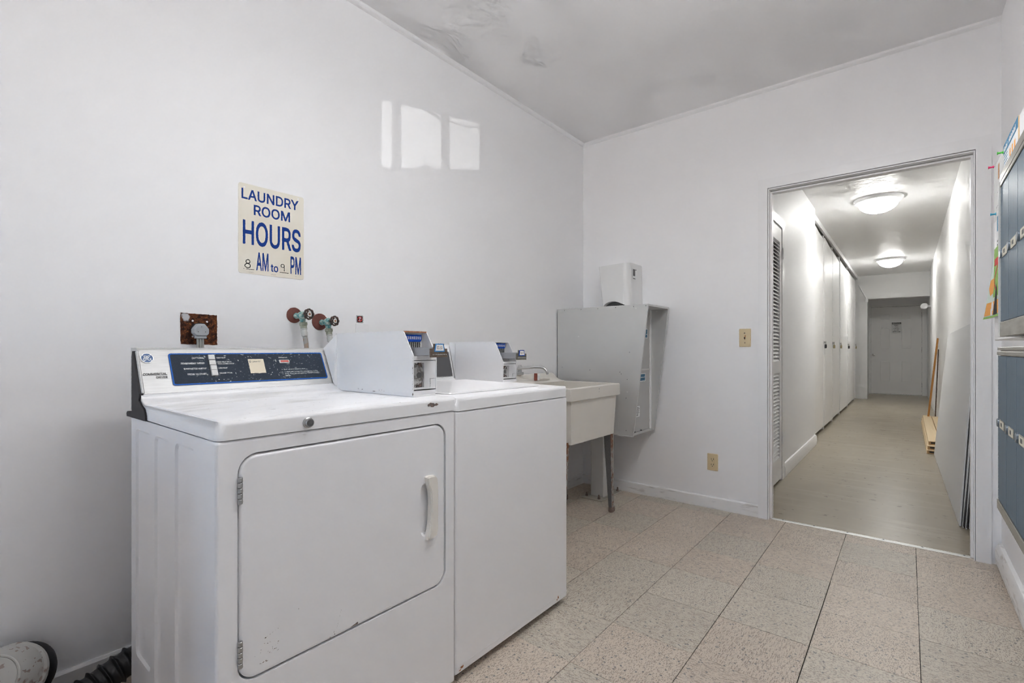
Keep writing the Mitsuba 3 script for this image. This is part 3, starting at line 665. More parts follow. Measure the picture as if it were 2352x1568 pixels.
# round blue emblem with white scroll monogram
emc = (.4215, .1127); er = .0152
add("emblem_rim", place(ext(Point(*emc).buffer(er * 1.06, 24), .0008), C(0, 0, .0004), uC, vC), "m_steel", con)
disc = Point(*emc).buffer(er * .98, 24).difference(Point(*emc).buffer(er * .90, 24))
add("emblem", place(ext(Point(*emc).buffer(er * .98, 24), .0003), C(0, 0, .0012), uC, vC), "m_emblem_blue", con, label="round blue emblem with white script monogram")
def E(x, y): return (emc[0] + er * x, emc[1] + er * y)
def arc(cx, cy, r, a0, a1, n=10, ry=None): return [E(cx + r * math.cos(math.radians(a)), cy + (ry or r) * math.sin(math.radians(a))) for a in np.linspace(a0, a1, n)]
mono = strokes([arc(-.25, .22, .20, 20, 380, 14), [E(-.04, .40), E(-.10, .05), E(-.16, -.25)] + arc(-.38, -.30, .20, 10, -230, 9), [E(-.55, -.12), E(-.30, -.02), E(-.05, .02)],
                arc(.27, .25, .18, 20, 270, 9), arc(.30, -.22, .26, 110, 330, 10), [E(.52, -.35), E(.58, -.18), E(.45, -.12)]], er * .062)
ticks = strokes([arc(0, 0, .72, a, a + 62, 8) + [E(.58 * math.cos(math.radians(a + 78)), .58 * math.sin(math.radians(a + 78)))] for a in (20, 110, 200, 290)], er * .05)
add("monogram", place(ext(unary_union([mono, disc]), .0002), C(0, 0, .0015), uC, vC), "m_white_ink", con)
nicks = unary_union([Polygon([E(.98 * math.cos(t), .98 * math.sin(t)), E(.98 * math.cos(t + .35), .98 * math.sin(t + .35)), E(.70 * math.cos(t + .45), .70 * math.sin(t + .45))]) for t in (.55, 2.12, 3.69, 5.26)])
add("monogram", place(ext(nicks, .0002), C(0, 0, .0015), uC, vC), "m_white_ink", con)
for v0, v1, dx in ((.1025, .1192, 0), (.0845, .1000, 0), (.0672, .0832, .0005), (.0484, .0666, .0005)):
    b = place(slab(sbox(.5768 + dx, v0, .5942 + dx, v1), .0062, .001), C(0, 0, .0016), uC, vC)
    add("push_button", b, "m_button", con)
add("button_slot", place(ext(sbox(.5745, .046, .5955, .1215), .0001), C(0, 0, .0019), uC, vC), "m_dark", con)
stk = add("price_sticker", place(ext(sbox(.692, .0525, .7412, .1038), .0003), C(0, 0, .0019), uC, vC), "m_beige_paper", con, label="cream sticker printed Dryer 07")
text("sticker_print", "Dryer 07", "m_grey_ink", con, C(.7048, .0922, .0023), uC, vC, .0045, .0255, "l", .0001, True)
sw = strokes([[(.6975 + .0026 * math.cos(t), .0945 + .0026 * math.sin(t)) for t in np.linspace(a, a + 2.2, 7)] for a in (.4, 3.5)], .0009)
add("sticker_print", place(ext(sw, .0001), C(0, 0, .0023), uC, vC), "m_grey_ink", con)
add("lamp_frame", place(slab(rrect(.7925, .8275, .0866, .0990, .002), .002, .0008), C(0, 0, .0018), uC, vC), "m_button", con)
add("operating_lamp", place(slab(sbox(.7965, .0892, .8240, .0965), .0012, .0004), C(0, 0, .0037), uC, vC), "m_red_lamp", con, label="red operating light")

# ------------------------------------------------------------------ coin boxes on the machines
def coin_box(y0, w, xk, xf, xs, z0, z1, zk, rust, label, price_label, lb):
    """y0 near side, w width, xk rear, xf front, xs front of the top, zk height of the knee"""
    cb = thing("coin_box", label, "coin box", "coin boxes on the machines"); y1 = y0 + w; t = .003
    prof = [(xk, z0), (xf, z0), (xf, zk), (xs, z1), (xk, z1)]
    add("side_panel", prism(prof, "xz", y0, y0 + t), "m_white_box", cb)
    add("side_panel", prism(prof, "xz", y1 - t, y1), "m_white_box", cb)
    add("top_panel", box(xk, xs, y0 + t, y1 - t, z1 - t, z1), "m_white_box", cb)
    if rust: add("rusty_edge", box(xs - .001, xs + .0012, y0 + .001, y1 - .001, z1 - t - .0012, z1 + .0005), "m_rust", cb)
    add("bottom_panel", box(xk, xf - .002, y0 + t, y1 - t, z0, z0 + .012), "m_white_box", cb)
    hgt = z1 - z0; zs = z0 + (zk - z0) * .86          # ledge under the slide
    ym = y0 + w * .48
    add("front_panel", cat(box(xf - .03, xf - .003, ym, y1 - t, z0 + .016, zs), box(xf - .03, xf - .003, y0 + t, ym, z0 + .016, z0 + .022), box(xf - .03, xf - .003, y0 + t, ym, zs - .006, zs)), "m_white_box", cb)
    add("seam", box(xf - .0032, xf - .0025, ym + .25 * w, ym + .255 * w + .0006, z0 + .02, z0 + .45 * (zs - z0)), "m_grey_ink", cb)
    add("seam", box(xf - .0032, xf - .0025, ym + .25 * w, y1 - t, z0 + .45 * (zs - z0), z0 + .45 * (zs - z0) + .0007), "m_grey_ink", cb)
    add("front_ledge", box(xf - .05, xf - .001, y0 + t, y1 - t, zs + .002, zk - .002), "m_white_box", cb)
    add("lock_plate", box(xf - .030, xf - .014, y0 + t, ym, z0 + .022, zs - .006), "m_coin_steel", cb)
    zc = (z0 + .022 + zs - .006) / 2; yc = y0 + (.045 if rust else .030) * w / .105 * (.62 if rust else .8)
    if rust:
        dome = unman(man(lathe([(.0335, 0), (.033, .004), (.027, .009), (.014, .0115), (.0001, .0115)], (xf - .0145, yc - .006, zc), (1, 0, 0), 32)) ^ man(box(xf - .03, xf, y0 + t, ym, z0, zk)))
        lk = add("lock", dome, "m_worn_metal", cb, smooth=40, label="round domed metal lock")
        add("keyway", lathe([(.0095, 0), (.009, .003), (.0001, .003)], (xf - .0035, yc - .001, zc), (1, 0, 0), 20), "m_dark_steel", lk)
    else:
        lk = add("lock", lathe([(.0135, 0), (.0135, .009), (.012, .011), (.010, .010), (.0001, .010)], (xf - .0145, yc - .003, zc), (1, 0, 0), 24), "m_steel", cb, smooth=35)
        add("keyway", box(xf - .0046, xf - .0038, yc - .0055, yc - .001, zc - .006, zc + .006), "m_dark", lk)
    for s in (-1, 1):
        add("bolt", lathe([(.0085, 0), (.0085, .004), (.0001, .005)], (xf - .0142, ym - .011 if rust else yc - .003, zc + s * .45 * (zs - z0 - .04)), (1, 0, 0), 12), "m_chip", cb)
    # slanted recess: back plate, blue number label, coin slots
    xb = xs - .022
    add("recess_plate", box(xb - .003, xb, y0 + t, y1 - t, zk - .002, z1 - t), "m_white_box", cb)
    zl = z1 - .17 * hgt; yl0, yl1 = y0 + .12 * w, y0 + .83 * w
    add("number_label", place(slab(Polygon([(yl0, zl + .024), (yl1, zl + .024), (yl1, zl + .006), (yl1 - .006, zl), (yl0 + .006, zl), (yl0, zl + .006)]), .004, .001), (xb + .012, 0, 0), (0, 1, 0), (0, 0, 1)), "m_label_blue", cb, label="blue label above the coin slots")
    add("slot_block", cat(box(xb, xb + .012, yl0, yl1, zl - .022, zl + .024)), "m_aluminium", cb)
    n = 8
    dots, slots = [], []
    for k in range(n):
        yy = yl0 + (yl1 - yl0) * (k + .75) / (n + .6)
        dots += [Point(yy, zl + .0155).buffer(.0026, 4).difference(Point(yy, zl + .0155).buffer(.0012, 4)), Point(yy, zl + .0105).buffer(.0026, 4).difference(Point(yy, zl + .0105).buffer(.0012, 4))]
        slots.append(box(xb + .012, xb + .0128, yy - .0022, yy + .0018, zl - .021, zl - .001))
    add("label_numbers", place(ext(unary_union(dots), .0004), (xb + .016, 0, 0), (0, 1, 0), (0, 0, 1)), "m_button", cb)
    add("coin_slots", cat(*slots), "m_dark", cb)
    # slide tray with price head
    zt1 = zl - .018; zt0 = zt1 - .031; ya, yb = y0 + .16 * w, y0 + .78 * w; xh = xf + .062
    sl = add("coin_slide", cat(prism([(xs - .02, zt0 + .002), (xh, zt0 + .007), (xh, zt1), (xs - .02, zt1)], "xz", ya, yb)), "m_tray_grey", cb, label="grey coin slide tray")
    hd = add("slide_head", cat(cbox(xh, xh + .006, ya - .004, yb + .006, zt0, zt1 - .004, .001), cbox(xh, xh + .004, ya + .012, yb - .008, zt1 - .004, zt1 + .010, .001)), "m_rusty_brown" if rust else "m_old_bronze", sl) if False else None
    add("slide_head", cat(cbox(xh, xh + .006, ya - .004, yb + .006, zt0, zt1 - .004, .001), cbox(xh, xh + .004, ya + .010, yb - .006, zt1 - .005, zt1 + .011, .001)), "m_rusty_brown" if rust else "m_old_bronze", cb, label="metal head of the coin slide")
    add("slide_teeth", cat(*[box(xh + .006, xh + .0075, ya + .004 + (yb - ya - .006) * k / 8, ya + .0065 + (yb - ya - .006) * k / 8, zt0 + .007, zt0 + .0105) for k in range(9)]), "m_button", cb)
    yc, zc2 = (ya + yb) / 2 + .001, zt1 - .0125
    tp = Polygon([(yc - .0195, zc2), (yc + .0195, zc2), (yc + .0145, zc2 + .0225), (yc - .0145, zc2 + .0225)]).buffer(.0015)
    add("price_holder", place(ext(tp, .002), (xh + .006, 0, 0), (0, 1, 0), (0, 0, 1)), lb, cb)
    add("price_label", place(ext(tp.buffer(-.0035), .0004), (xh + .008, 0, 0), (0, 1, 0), (0, 0, 1)), "m_paper", cb, label=price_label)
    text("price_print", "$3.50", "m_brown_ink", cb, (xh + .0084, yc, zc2 + .0065), (0, 1, 0), (0, 0, 1), .0095, .0235, "c", .0002)
    add("slide_bracket", cat(box(xs - .01, xf - .018, ya + .004, yb - .012, zk, zt0 + .003), cyl((xf - .018, yb - .018, zk), (xf - .018, yb - .018, zt0 + .005), .004, 10)), "m_steel", cb)
    return cb
def worn_c(p, n, uv): return mix((0.20, 0.19, 0.18), (0.50, 0.50, 0.49), smoothstep(0.35, 0.65, fbm(p.y * 160, p.z * 160, 1.0, 3)))
mat("m_worn_metal", P(proc(worn_c), 0.35, 0.7))
def cs_c(p, n, uv): return mix((0.07, 0.055, 0.05), (0.62, 0.61, 0.60), smoothstep(0.42, 0.55, fbm(p.y * 190, p.z * 190, 2.0, 3)))
mat("m_coin_steel", P(proc(cs_c), 0.55, 0.2))
simple("m_tray_grey", (0.30, 0.305, 0.32), 0.45, 0.2)
def rb_c(p, n, uv): return mix((0.09, 0.05, 0.03), (0.20, 0.17, 0.14), fbm(p.y * 120, p.z * 200, 1.0, 3))
mat("m_rusty_brown", P(proc(rb_c), 0.5, 0.5))
simple("m_old_bronze", (0.16, 0.155, 0.13), 0.4, 0.7)
simple("m_brown_ink", (0.13, 0.05, 0.03), 0.6)
simple("m_price_blue", (0.06, 0.22, 0.48), 0.4)
c1 = coin_box(.985, .0975, -1.629, -1.197, -1.246, .917, 1.1185, 1.041, True, "white coin box on the dryer with chipped front edges and rusty lock", "white price label reading $3.50", "m_price_blue")
fl = trimesh.Trimesh(V([(-1.630, .9845, 1.1175), (-1.691, .967, 1.064), (-1.626, .968, .9385), (-1.630, .9845, .917), (-1.630, .988, 1.1175), (-1.691, .970, 1.064), (-1.626, .971, .9385), (-1.630, .988, .917)]),
                     V([(0, 1, 2), (0, 2, 3), (4, 6, 5), (4, 7, 6), (0, 4, 5), (0, 5, 1), (3, 2, 6), (3, 6, 7), (1, 5, 6), (1, 6, 2), (0, 3, 7), (0, 7, 4)]), process=False); trimesh.repair.fix_normals(fl)
add("side_flange", fl, "m_white_box", c1)
add("plinth", box(-1.622, -1.200, .988, 1.079, .9102, .9168), "m_wall", c1)
add("bolt", lathe([(.0042, 0), (.0042, .002), (.0001, .003)], (-1.641, .9835, .984), (0, -1, 0), 12), "m_dark_steel", c1)
e1 = [blob(-1.1995, .93 + .109 * R.random(), .0006 + .0014 * R.random() ** 2, 7, .5, .7, 1.7) for k in range(16)] + [blob(-1.30 - .2 * R.random(), .921 + .004 * R.random(), .0008 + .001 * R.random(), 6, .5, 1.5, .7) for k in range(9)] + [blob(-1.199, .9195, .004, 8), blob(-1.40, .9185, .003, 8, .4, 4, .4)]
e1 += [blob(-1.2 - .045 * t, 1.043 + .072 * t, .0004 + .0009 * R.random() ** 2, 6, .5, 1, 2) for t in sorted(R.random() for _ in range(12))] + [blob(-1.634, 1.1165, .002, 8), blob(-1.6345, 1.108, .0012)]
add("chipped_paint", prism(unary_union(e1), "xz", .9846, .985), "m_chip", c1)

# ------------------------------------------------------------------ washer
WY0, WY1 = 1.084, 1.733
was = thing("washer", "white top-load commercial washer between the dryer and the cream sink", "washer")
add("body", rbox(-1.795, X0, WY0, WY1, .025, .8612, .007), "m_enamel", was, smooth=30)
kick = prism([(X0 - .012, .0255), (X0 - .003, .050), (X0 + .0005, .052), (X0 + .0005, .048), (X0 - .009, .0225), (X0 - .012, .0225)], "xz", WY0 + .002, WY1 - .002)
add("bottom_lip", kick, "m_enamel", was)
for x, y in ((-1.16, 1.13), (-1.16, 1.69), (-1.69, 1.13), (-1.69, 1.69)):
    add("foot", lathe([(.018, 0), (.02, .006), (.01, .010), (.01, .03)], (x, y, 0), (0, 0, 1), 14), "m_black_plastic", was)
rs = thing(was + "__rust_spot", None, None)
scene[rs] = mikit.ply(place(ext(unary_union([blob(1.113, .043, .008, 10, .6, 1.2, .8), blob(1.103, .036, .005, 9, .5, 1.4, .6), blob(1.665, .046, .007, 10, .5, .7, 1.2), blob(1.657, .040, .004, 9, .5)]), .0004), (X0 + .0006, 0, 0), (0, 1, 0), (0, 0, 1)), "m_rust", False)
wp = lidprof(X0 + .002, .863, .905) + [(-1.655, .912), (-1.677, .915), (-1.683, .921), (-1.71, .921), (-1.79, .921), (-1.79, .863)]
w2 = prism(rrect(-1.80, X0 + .002, WY0, WY1, .018, 6).union(sbox(-1.80, WY0, -1.5, WY1)), "xy", .8, 1.0)
w3 = prism(Polygon([(WY0, .85), (WY0, .892)] + [(WY0 + .012 - .012 * math.cos(t), .894 + .012 * math.sin(t)) for t in np.linspace(.1, math.pi / 2, 5)] + [(WY0 + .03, .94), (WY1 - .03, .94)] + [(WY1 - .012 + .012 * math.sin(t), .894 + .012 * math.cos(t)) for t in np.linspace(0, math.pi / 2 - .1, 5)] + [(WY1, .85)]), "yz", -1.8, -1.0)
add("top_panel", unman(man(prism(wp, "xz", WY0 - .01, WY1 + .01)) ^ man(w2)), "m_gloss_white", was, smooth=35, label="glossy white top")
lo = rrect(-1.62, -1.20, WY0 + .055, WY1 - .055, .035, 6)
lv = [(x, y, .9055 + (-1.118 - x) * .0085 / .48) for x, y in lo.exterior.coords] + [(x, y, .9105 + (-1.118 - x) * .0085 / .48) for x, y in lo.buffer(-.003).exterior.coords]
add("lid", hull(lv), "m_gloss_white", was, smooth=30, label="raised glossy lid")
wcon = add("console", prism([(-1.6887, .9215), (-1.7268, 1.0745), (-1.735, 1.082), (-1.80, 1.082), (-1.80, .9215)], "xz", WY0 + .003, WY1 - .003), "m_white_box", was, smooth=25)
uW = V([0., 1, 0]); vW = V([-.046, 0, .183]); vW /= np.linalg.norm(vW); nW = np.cross(uW, vW)
def WC(y, v, d=0.0): return V([-1.686, 0, .912]) + uW * y + vW * v + nW * d
add("panel_rim", place(ext(rrect(1.16, 1.632, .017, .142, .006), .002), WC(0, 0, .0002), uW, vW), "m_silver", wcon)
add("control_panel", place(ext(rrect(1.163, 1.6285, .0205, .1385, .005), .0008), WC(0, 0, .0022), uW, vW), "m_gasket", wcon, label="dark grey control panel")
c2 = coin_box(1.6395, .0965, -1.682, -1.383, -1.430, .914, 1.094, 1.007, False, "white coin box on the washer beside the cream sink, clean paint", "white price label reading $3.50", "m_label_blue")
add("rear_gusset", prism([(-1.683, .9235), (-1.683, 1.094), (-1.7255, 1.094)], "xz", 1.6395, 1.6425), "m_white_box", c2)
# ------------------------------------------------------------------ things on the left wall
LU, LV_ = V([0., 1, 0]), V([0., 0, 1])
sg = thing("wall_sign", "cream laundry room hours sign with blue lettering on the wall", "sign")
so = rrect(.794, 1.056, 1.3565, 1.7075, .009).difference(unary_union([Point(.8165, 1.693).buffer(.0035), Point(1.032, 1.697).buffer(.0035)]))
add("panel", place(ext(so, .0015), (XL + .0005, 0, 0), LU, LV_), "m_sign", sg)
fx = XL + .002
for s, y, z, h, w, b in (("LAUNDRY", .805, 1.648, .0385, .2275, True), ("ROOM", .851, 1.592, .0385, .1455, True), ("HOURS", .810, 1.474, .0890, .2330, True), ("AM", .8605, 1.3765, .0675, .0475, True), ("to", .917, 1.3765, .0300, .0300, True), ("PM", .9985, 1.3785, .0690, .0455, True)):
    text("lettering", s, "m_sign_blue", sg, (fx, y, z), LU, LV_, h, w, "l", .0004, b)
eight = strokes([[(.829 + .0075 * math.cos(t), 1.404 + .0075 * math.sin(t)) for t in np.linspace(0, 6.28, 14)], [(.828 + .0105 * math.cos(t), 1.3875 + .0082 * math.sin(t)) for t in np.linspace(0, 6.28, 14)]], .0015)
nine = strokes([[(.9655 + .0072 * math.cos(t), 1.4045 + .0068 * math.sin(t)) for t in np.linspace(-.6, 5.4, 13)], [(.9715, 1.4035), (.9725, 1.398), (.9722, 1.384)]], .0013)
for g, txt in ((eight, "handwritten 8"), (nine, "handwritten 9")):
    add("handwritten_number", place(ext(g, .0003), (fx, 0, 0), LU, LV_), "m_black_ink", sg, label=txt)
for b in ((.822, 1.3735, .8525, 1.3755), (.813, 1.3735, .816, 1.376), (.953, 1.3755, .991, 1.378)):
    add("blank_line", place(ext(sbox(*b), .0003), (fx, 0, 0), LU, LV_), "m_black_ink", sg)
for b in ((.832, 1.3622, .852, 1.3631), (.919, 1.3627, .938, 1.3636), (1.017, 1.3658, 1.024, 1.3665)):
    add("fine_print", place(ext(sbox(*b), .0003), (fx, 0, 0), LU, LV_), "m_grey_ink", sg)
# rusted range outlet plate and plug
op = thing("outlet_plate", "square rust-brown outlet plate on the wall above the dryer console", "outlet plate")
pq = [(.602, 1.079), (.719, 1.0765), (.7195, 1.187), (.601, 1.1905)]
pts = []
for (a, b), (c, d) in zip(pq, pq[1:] + pq[:1]):
    for k in range(24):
        t = k / 24; j = .0022
        pts.append((a + (c - a) * t + j * (R.random() - .5), b + (d - b) * t + j * (R.random() - .5)))
hl = [Point(y, z).buffer(.0033) for y, z in ((.639, 1.163), (.6855, 1.1615), (.639, 1.1065))]
add("plate", place(ext(Polygon(pts), .0018), (XL + .0003, 0, 0), LU, LV_), "m_rust_plate", op)
add("receptacle", lathe([(.0255, 0), (.0255, .011), (.024, .0125), (.0001, .0125)], (XL + .002, .6575, 1.131), (1, 0, 0), 32), "m_black_plastic", op, smooth=40)
for h in hl: add("screw_hole", place(ext(h, .0004), (XL + .0021, 0, 0), LU, LV_), "m_trim", op)
pl = thing("power_plug", "grey angle plug with flat cord in the rusty outlet plate", "plug")
pp = Polygon([(.646, 1.1515), (.663, 1.1515), (.6665, 1.149), (.6785, 1.133), (.6785, 1.117), (.671, 1.1085), (.638, 1.1085), (.6305, 1.118), (.6305, 1.133), (.6425, 1.149)])
add("body", place(slab(pp, .030, .003), (XL + .0145, 0, 0), LU, LV_), "m_plug_grey", pl, smooth=25)
add("strain_relief", cbox(XL + .020, XL + .040, .6375, .672, 1.0985, 1.1085, .0015), "m_plug_grey", pl)
for a, b in ((.648, 1.141), (.637, 1.123), (.660, 1.1225)):
    add("rivet", lathe([(.0013, 0), (.0013, .0005), (.0001, .0005)], (XL + .0447, a + .006, b), (1, 0, 0), 8), "m_dark", pl)
add("cord", cat(*[tube([(XL + .030, .6465 + .0077 * k, 1.1), (XL + .0305, .647 + .0077 * k, 1.06), (XL + .04, .648 + .0077 * k, .99), (XL + .06, .649 + .0077 * k, .93)], .0042, 10) for k in range(3)]), "m_cord_grey", pl, smooth=50)
# supply valves
def valve(yc, zc, rp, label, hl, hh):
    vk = thing("water_valve", label, "valve", "corroded water valves above the machines")
    add("escutcheon", lathe([(rp, 0), (rp, .002), (rp * .96, .0035), (.015, .006), (.0001, .006)], (XL + .0005, yc, zc), (1, 0, 0), 36), "m_rust_red", vk, smooth=30)
    bx = XL + .05
    add("body", cat(lathe([(.010, 0), (.013, .008), (.010, .016), (.012, .03), (.017, .04), (.018, .055), (.014, .066)], (XL + .004, yc + .004, zc - .003), (1, .10, 0), 18),
                    lathe([(.011, 0), (.012, .012), (.0105, .03)], (bx, yc + .010, zc - .005), (.1, .05, -1), 16)), "m_verdigris", vk, smooth=35)
    add("coupling", lathe([(.012, .0), (.0165, .002), (.0165, .013), (.0135, .016), (.0135, .026)], (bx + .004, yc + .012, zc - .030), (.05, .06, -1), 8), "m_green_brass", vk, smooth=25)
    # handwheel: scalloped ring, hub and spokes
    hc = V([XL + .092, yc + .014, zc + .001]); ax = V([1, .15, 0]); ax /= np.linalg.norm(ax); u = V([-ax[1], ax[0], 0]); v = V([0., 0, 1])
    rr = 8; rim = [(hl * (1 + .13 * abs(math.cos(4 * t))) , t) for t in np.linspace(0, 2 * math.pi, 65)[:-1]]
    outer = Polygon([(r * math.cos(t), r * math.sin(t)) for r, t in rim]); inner = Point(0, 0).buffer(hl * .80, 12)
    spk = unary_union([LineString([(hl * .42 * math.cos(t), hl * .42 * math.sin(t)), (hl * .9 * math.cos(t), hl * .9 * math.sin(t))]).buffer(hl * .13) for t in np.arange(4) * math.pi / 2 + .4] + [Point(0, 0).buffer(hl * .52, 10)])
    wheel = unary_union([outer.difference(inner), spk])
    wk = add("handwheel", place(ext(wheel, .007), hc, u, v, ax), "m_wheel", vk, smooth=30, label="dark scalloped handwheel")
    add("disc", place(cat(ext(Point(0, 0).buffer(hl * .46, 12).difference(Point(0, 0).buffer(hl * .2)), .0012)), hc + ax * .007, u, v, ax), "m_alum_disc", wk)
    add("screw", lathe([(hl * .22, 0), (hl * .2, .003), (.0001, .0035)], hc + ax * .007, ax, 10), "m_rust", wk)
    add("stem", cyl(hc - ax * .03, hc + ax * .002, .006, 12), "m_wheel", vk)
    return V([bx + .0055, yc + .0138, zc - .056])
simple("m_alum_disc", (0.74, 0.74, 0.72), 0.4, 0.3)
e = valve(1.0145, 1.2035, .0325, "corroded water valve on rust-red disc, the one nearer the hours sign's left", .0210, 0)
hs = thing("supply_hose", "rust-stained metal supply hose from the left water valve", "hose", "supply hoses below the valves")
add("ferrule", lathe([(.0135, 0), (.0135, .004), (.0115, .006), (.0125, .016), (.0125, .032), (.010, .034)], e, (.06, .1, -1), 16), "m_dull_zinc", hs, smooth=30)
add("hose", tube(spline([e + V([.002, .0035, -.030]), e + V([.004, .009, -.075]), e + V([.006, .013, -.13]), e + V([.006, .014, -.26])], 20), .0095, 12), "m_hose", hs, smooth=40)
simple("m_dull_zinc", (0.52, 0.52, 0.50), 0.5, 0.4)
e = valve(1.130, 1.181, .0365, "corroded water valve on rust-red disc, the one nearer the coin box", .0200, 0)
hs = thing("supply_hose", "rust-stained metal supply hose from the right water valve, partly behind the coin box", "hose", "supply hoses below the valves")
add("ferrule", lathe([(.0135, 0), (.0135, .004), (.0115, .006), (.0125, .016), (.0125, .032), (.010, .034)], e, (.06, .1, -1), 16), "m_dull_zinc", hs, smooth=30)
add("hose", tube(spline([e + V([.002, .0035, -.030]), e + V([.004, .009, -.075]), e + V([.006, .013, -.13]), e + V([.006, .014, -.26])], 20), .0095, 12), "m_hose", hs, smooth=40)
# little prohibition sticker and painted-over blank plate
ns = thing("prohibition_sticker", "tiny black sticker with red prohibition circle on the wall behind the coin box", "sticker")
add("border", place(ext(rrect(1.312, 1.351, 1.1835, 1.2205, .004), .0006), (XL + .0004, 0, 0), LU, LV_), "m_white_ink", ns)
add("edge_line", place(ext(rrect(1.313, 1.350, 1.1845, 1.2195, .0035).difference(rrect(1.3145, 1.3485, 1.186, 1.218, .003)), .0002), (XL + .001, 0, 0), LU, LV_), "m_grey_ink", ns)
add("ground", place(ext(rrect(1.3165, 1.3465, 1.1875, 1.2165, .003), .0002), (XL + .001, 0, 0), LU, LV_), "m_black_ink", ns)
cc = (1.3315, 1.202)
add("red_circle", place(ext(unary_union([Point(*cc).buffer(.0125).difference(Point(*cc).buffer(.0100)), LineString([(cc[0] - .008, cc[1] + .008), (cc[0] + .008, cc[1] - .008)]).buffer(.0013)]), .0002), (XL + .0014, 0, 0), LU, LV_), "m_red_ink", ns)
fig = strokes([[(cc[0] - .004, cc[1] - .008), (cc[0] - .001, cc[1] - .002), (cc[0] + .001, cc[1] + .003), (cc[0] + .006, cc[1] + .006)], [(cc[0] - .001, cc[1] + .001), (cc[0] - .003, cc[1] + .006), (cc[0] + .002, cc[1] + .009)], [(cc[0] + .001, cc[1] - .001), (cc[0] + .004, cc[1] - .005), (cc[0] + .002, cc[1] - .008)]], .0016)
add("white_figure", place(ext(fig, .0002), (XL + .0012, 0, 0), LU, LV_), "m_white_ink", ns)
bp = thing("blank_plate", "white painted-over blank wall plate under the tiny prohibition sticker", "wall plate")
add("plate", place(slab(rrect(1.309, 1.379, 1.068, 1.182, .004), .005, .002), (XL + .0003, 0, 0), LU, LV_), "m_trim", bp)
add("screw", lathe([(.003, 0), (.0025, .0012), (.0001, .0012)], (XL + .0053, 1.344, 1.150), (1, 0, 0), 10), "m_trim", bp)

# ------------------------------------------------------------------ utility sink
snk = thing("utility_sink", "cream molded utility sink on splayed legs beside the washer", "sink")
SX, SY0, SY1 = -1.438, 2.285, 2.876
def frus(x0, x1, y0, y1, z, X0_, X1_, Y0_, Y1_, Z): return hull([(x, y, z) for x in (x0, x1) for y in (y0, y1)] + [(x, y, Z) for x in (X0_, X1_) for y in (Y0_, Y1_)])
outer = man(frus(-1.985, -1.462, SY0 + .04, SY1 - .045, .522, -1.985, -1.452, SY0 + .022, SY1 - .022, .80)) + man(cbox(-1.99, SX, SY0, SY1, .767, .842, .005))
sp = prism([(-1.985, .80), (-1.86, .80), (-1.86, .842), (-1.885, .845), (-1.91, .852), (-1.935, .866), (-1.953, .884), (-1.962, .892), (-1.985, .893)], "xz", SY0, SY1)
outer = outer + man(sp)
cav = frus(-1.86, -1.49, SY0 + .06, SY1 - .065, .545, -1.845, -1.462, SY0 + .028, SY1 - .028, .86)
add("basin", unman(outer - man(cav)), "m_tub", snk, smooth=22)
for s in (0, 1, 2):
    pass
def angle_leg(fx, fy, tx_, ty_, fwd, sy):
    # tapered angle iron: wide plate across x (normal y), narrow plate across y (normal x)
    w0, w1, t = .022, .052, .003; q = .030
    fxx = 1 if fwd else -1
    a = prism([(fx, .0), (fx - fxx * w0, .0), (tx_ - fxx * w1, .535), (tx_, .535)], "xz", 0, t)
    b = trimesh.Trimesh(a.vertices.copy(), a.faces.copy(), process=False)
    def shear(m, off): 
        m = m.copy(); f = m.vertices[:, 2] / .535; m.vertices[:, 1] += fy + (ty_ - fy) * f + off; return m
    front = box(-t, 0, 0, q * sy, 0, .535); f = front.vertices[:, 2] / .535
    front.vertices[:, 0] = front.vertices[:, 0] * fxx + fx + (tx_ - fx) * f
    front.vertices[:, 1] += fy + (ty_ - fy) * f
    return shear(a, 0), fix(front)
for fx_, fy_, tx2, ty2, fw, sy in ((-1.490, 2.862, -1.480, 2.826, True, 1), (-1.890, 2.890, -1.905, 2.83, False, 1), (-1.490, 2.30, -1.480, 2.335, True, -1), (-1.890, 2.30, -1.905, 2.335, False, -1)):
    a, b = angle_leg(fx_, fy_, tx2, ty2, fw, sy)
    lg = add("leg", a, "m_leg_shade", snk)
    add("rusted_flange", b, "m_leg_edge", lg, label="galvanised flange with rust")
    add("foot", cbox(fx_ - .026 if fw else fx_ - .004, fx_ + .004 if fw else fx_ + .026, fy_ - .004, fy_ + .034 * sy + .004, .0003, .035, .004), "m_chip", lg, label="rusted foot")
for z in (.806, .822): add("mark", lathe([(.003, 0), (.0001, .0006)], (SX, 2.60, z), (1, 0, 0), 8), "m_grey_ink", snk)
fa = thing("faucet", "chrome faucet with a bent spout over the cream sink", "faucet")
add("base", cat(cbox(-1.985, -1.945, 2.33, 2.52, .8935, .912, .004), lathe([(.022, 0), (.02, .02), (.014, .035)], (-1.965, 2.43, .905), (0, 0, 1), 18)), "m_chrome", fa, smooth=35)
add("spout", tube(spline([(-1.965, 2.43, .905), (-1.962, 2.43, .925), (-1.94, 2.433, .935), (-1.86, 2.445, .944), (-1.79, 2.462, .949), (-1.755, 2.474, .943), (-1.738, 2.482, .922), (-1.734, 2.485, .905)], 40), .0085, 14), "m_chrome", fa, smooth=50)
for y in (2.35, 2.50):
    add("handle", cat(lathe([(.014, 0), (.012, .02), (.016, .035), (.010, .045), (.0001, .046)], (-1.965, y, .9115), (0, 0, 1), 14)), "m_chrome", fa, smooth=35)
sbk = thing("scrub_brush", "white-handled brush with red-brown bristles on the sink's back ledge", "brush")
add("bristles", cbox(-1.912, -1.895, 2.582, 2.600, .8545, .902, .002), "m_brush_red", sbk)
add("head", cbox(-1.912, -1.894, 2.6005, 2.626, .8545, .890, .003), "m_trim", sbk)
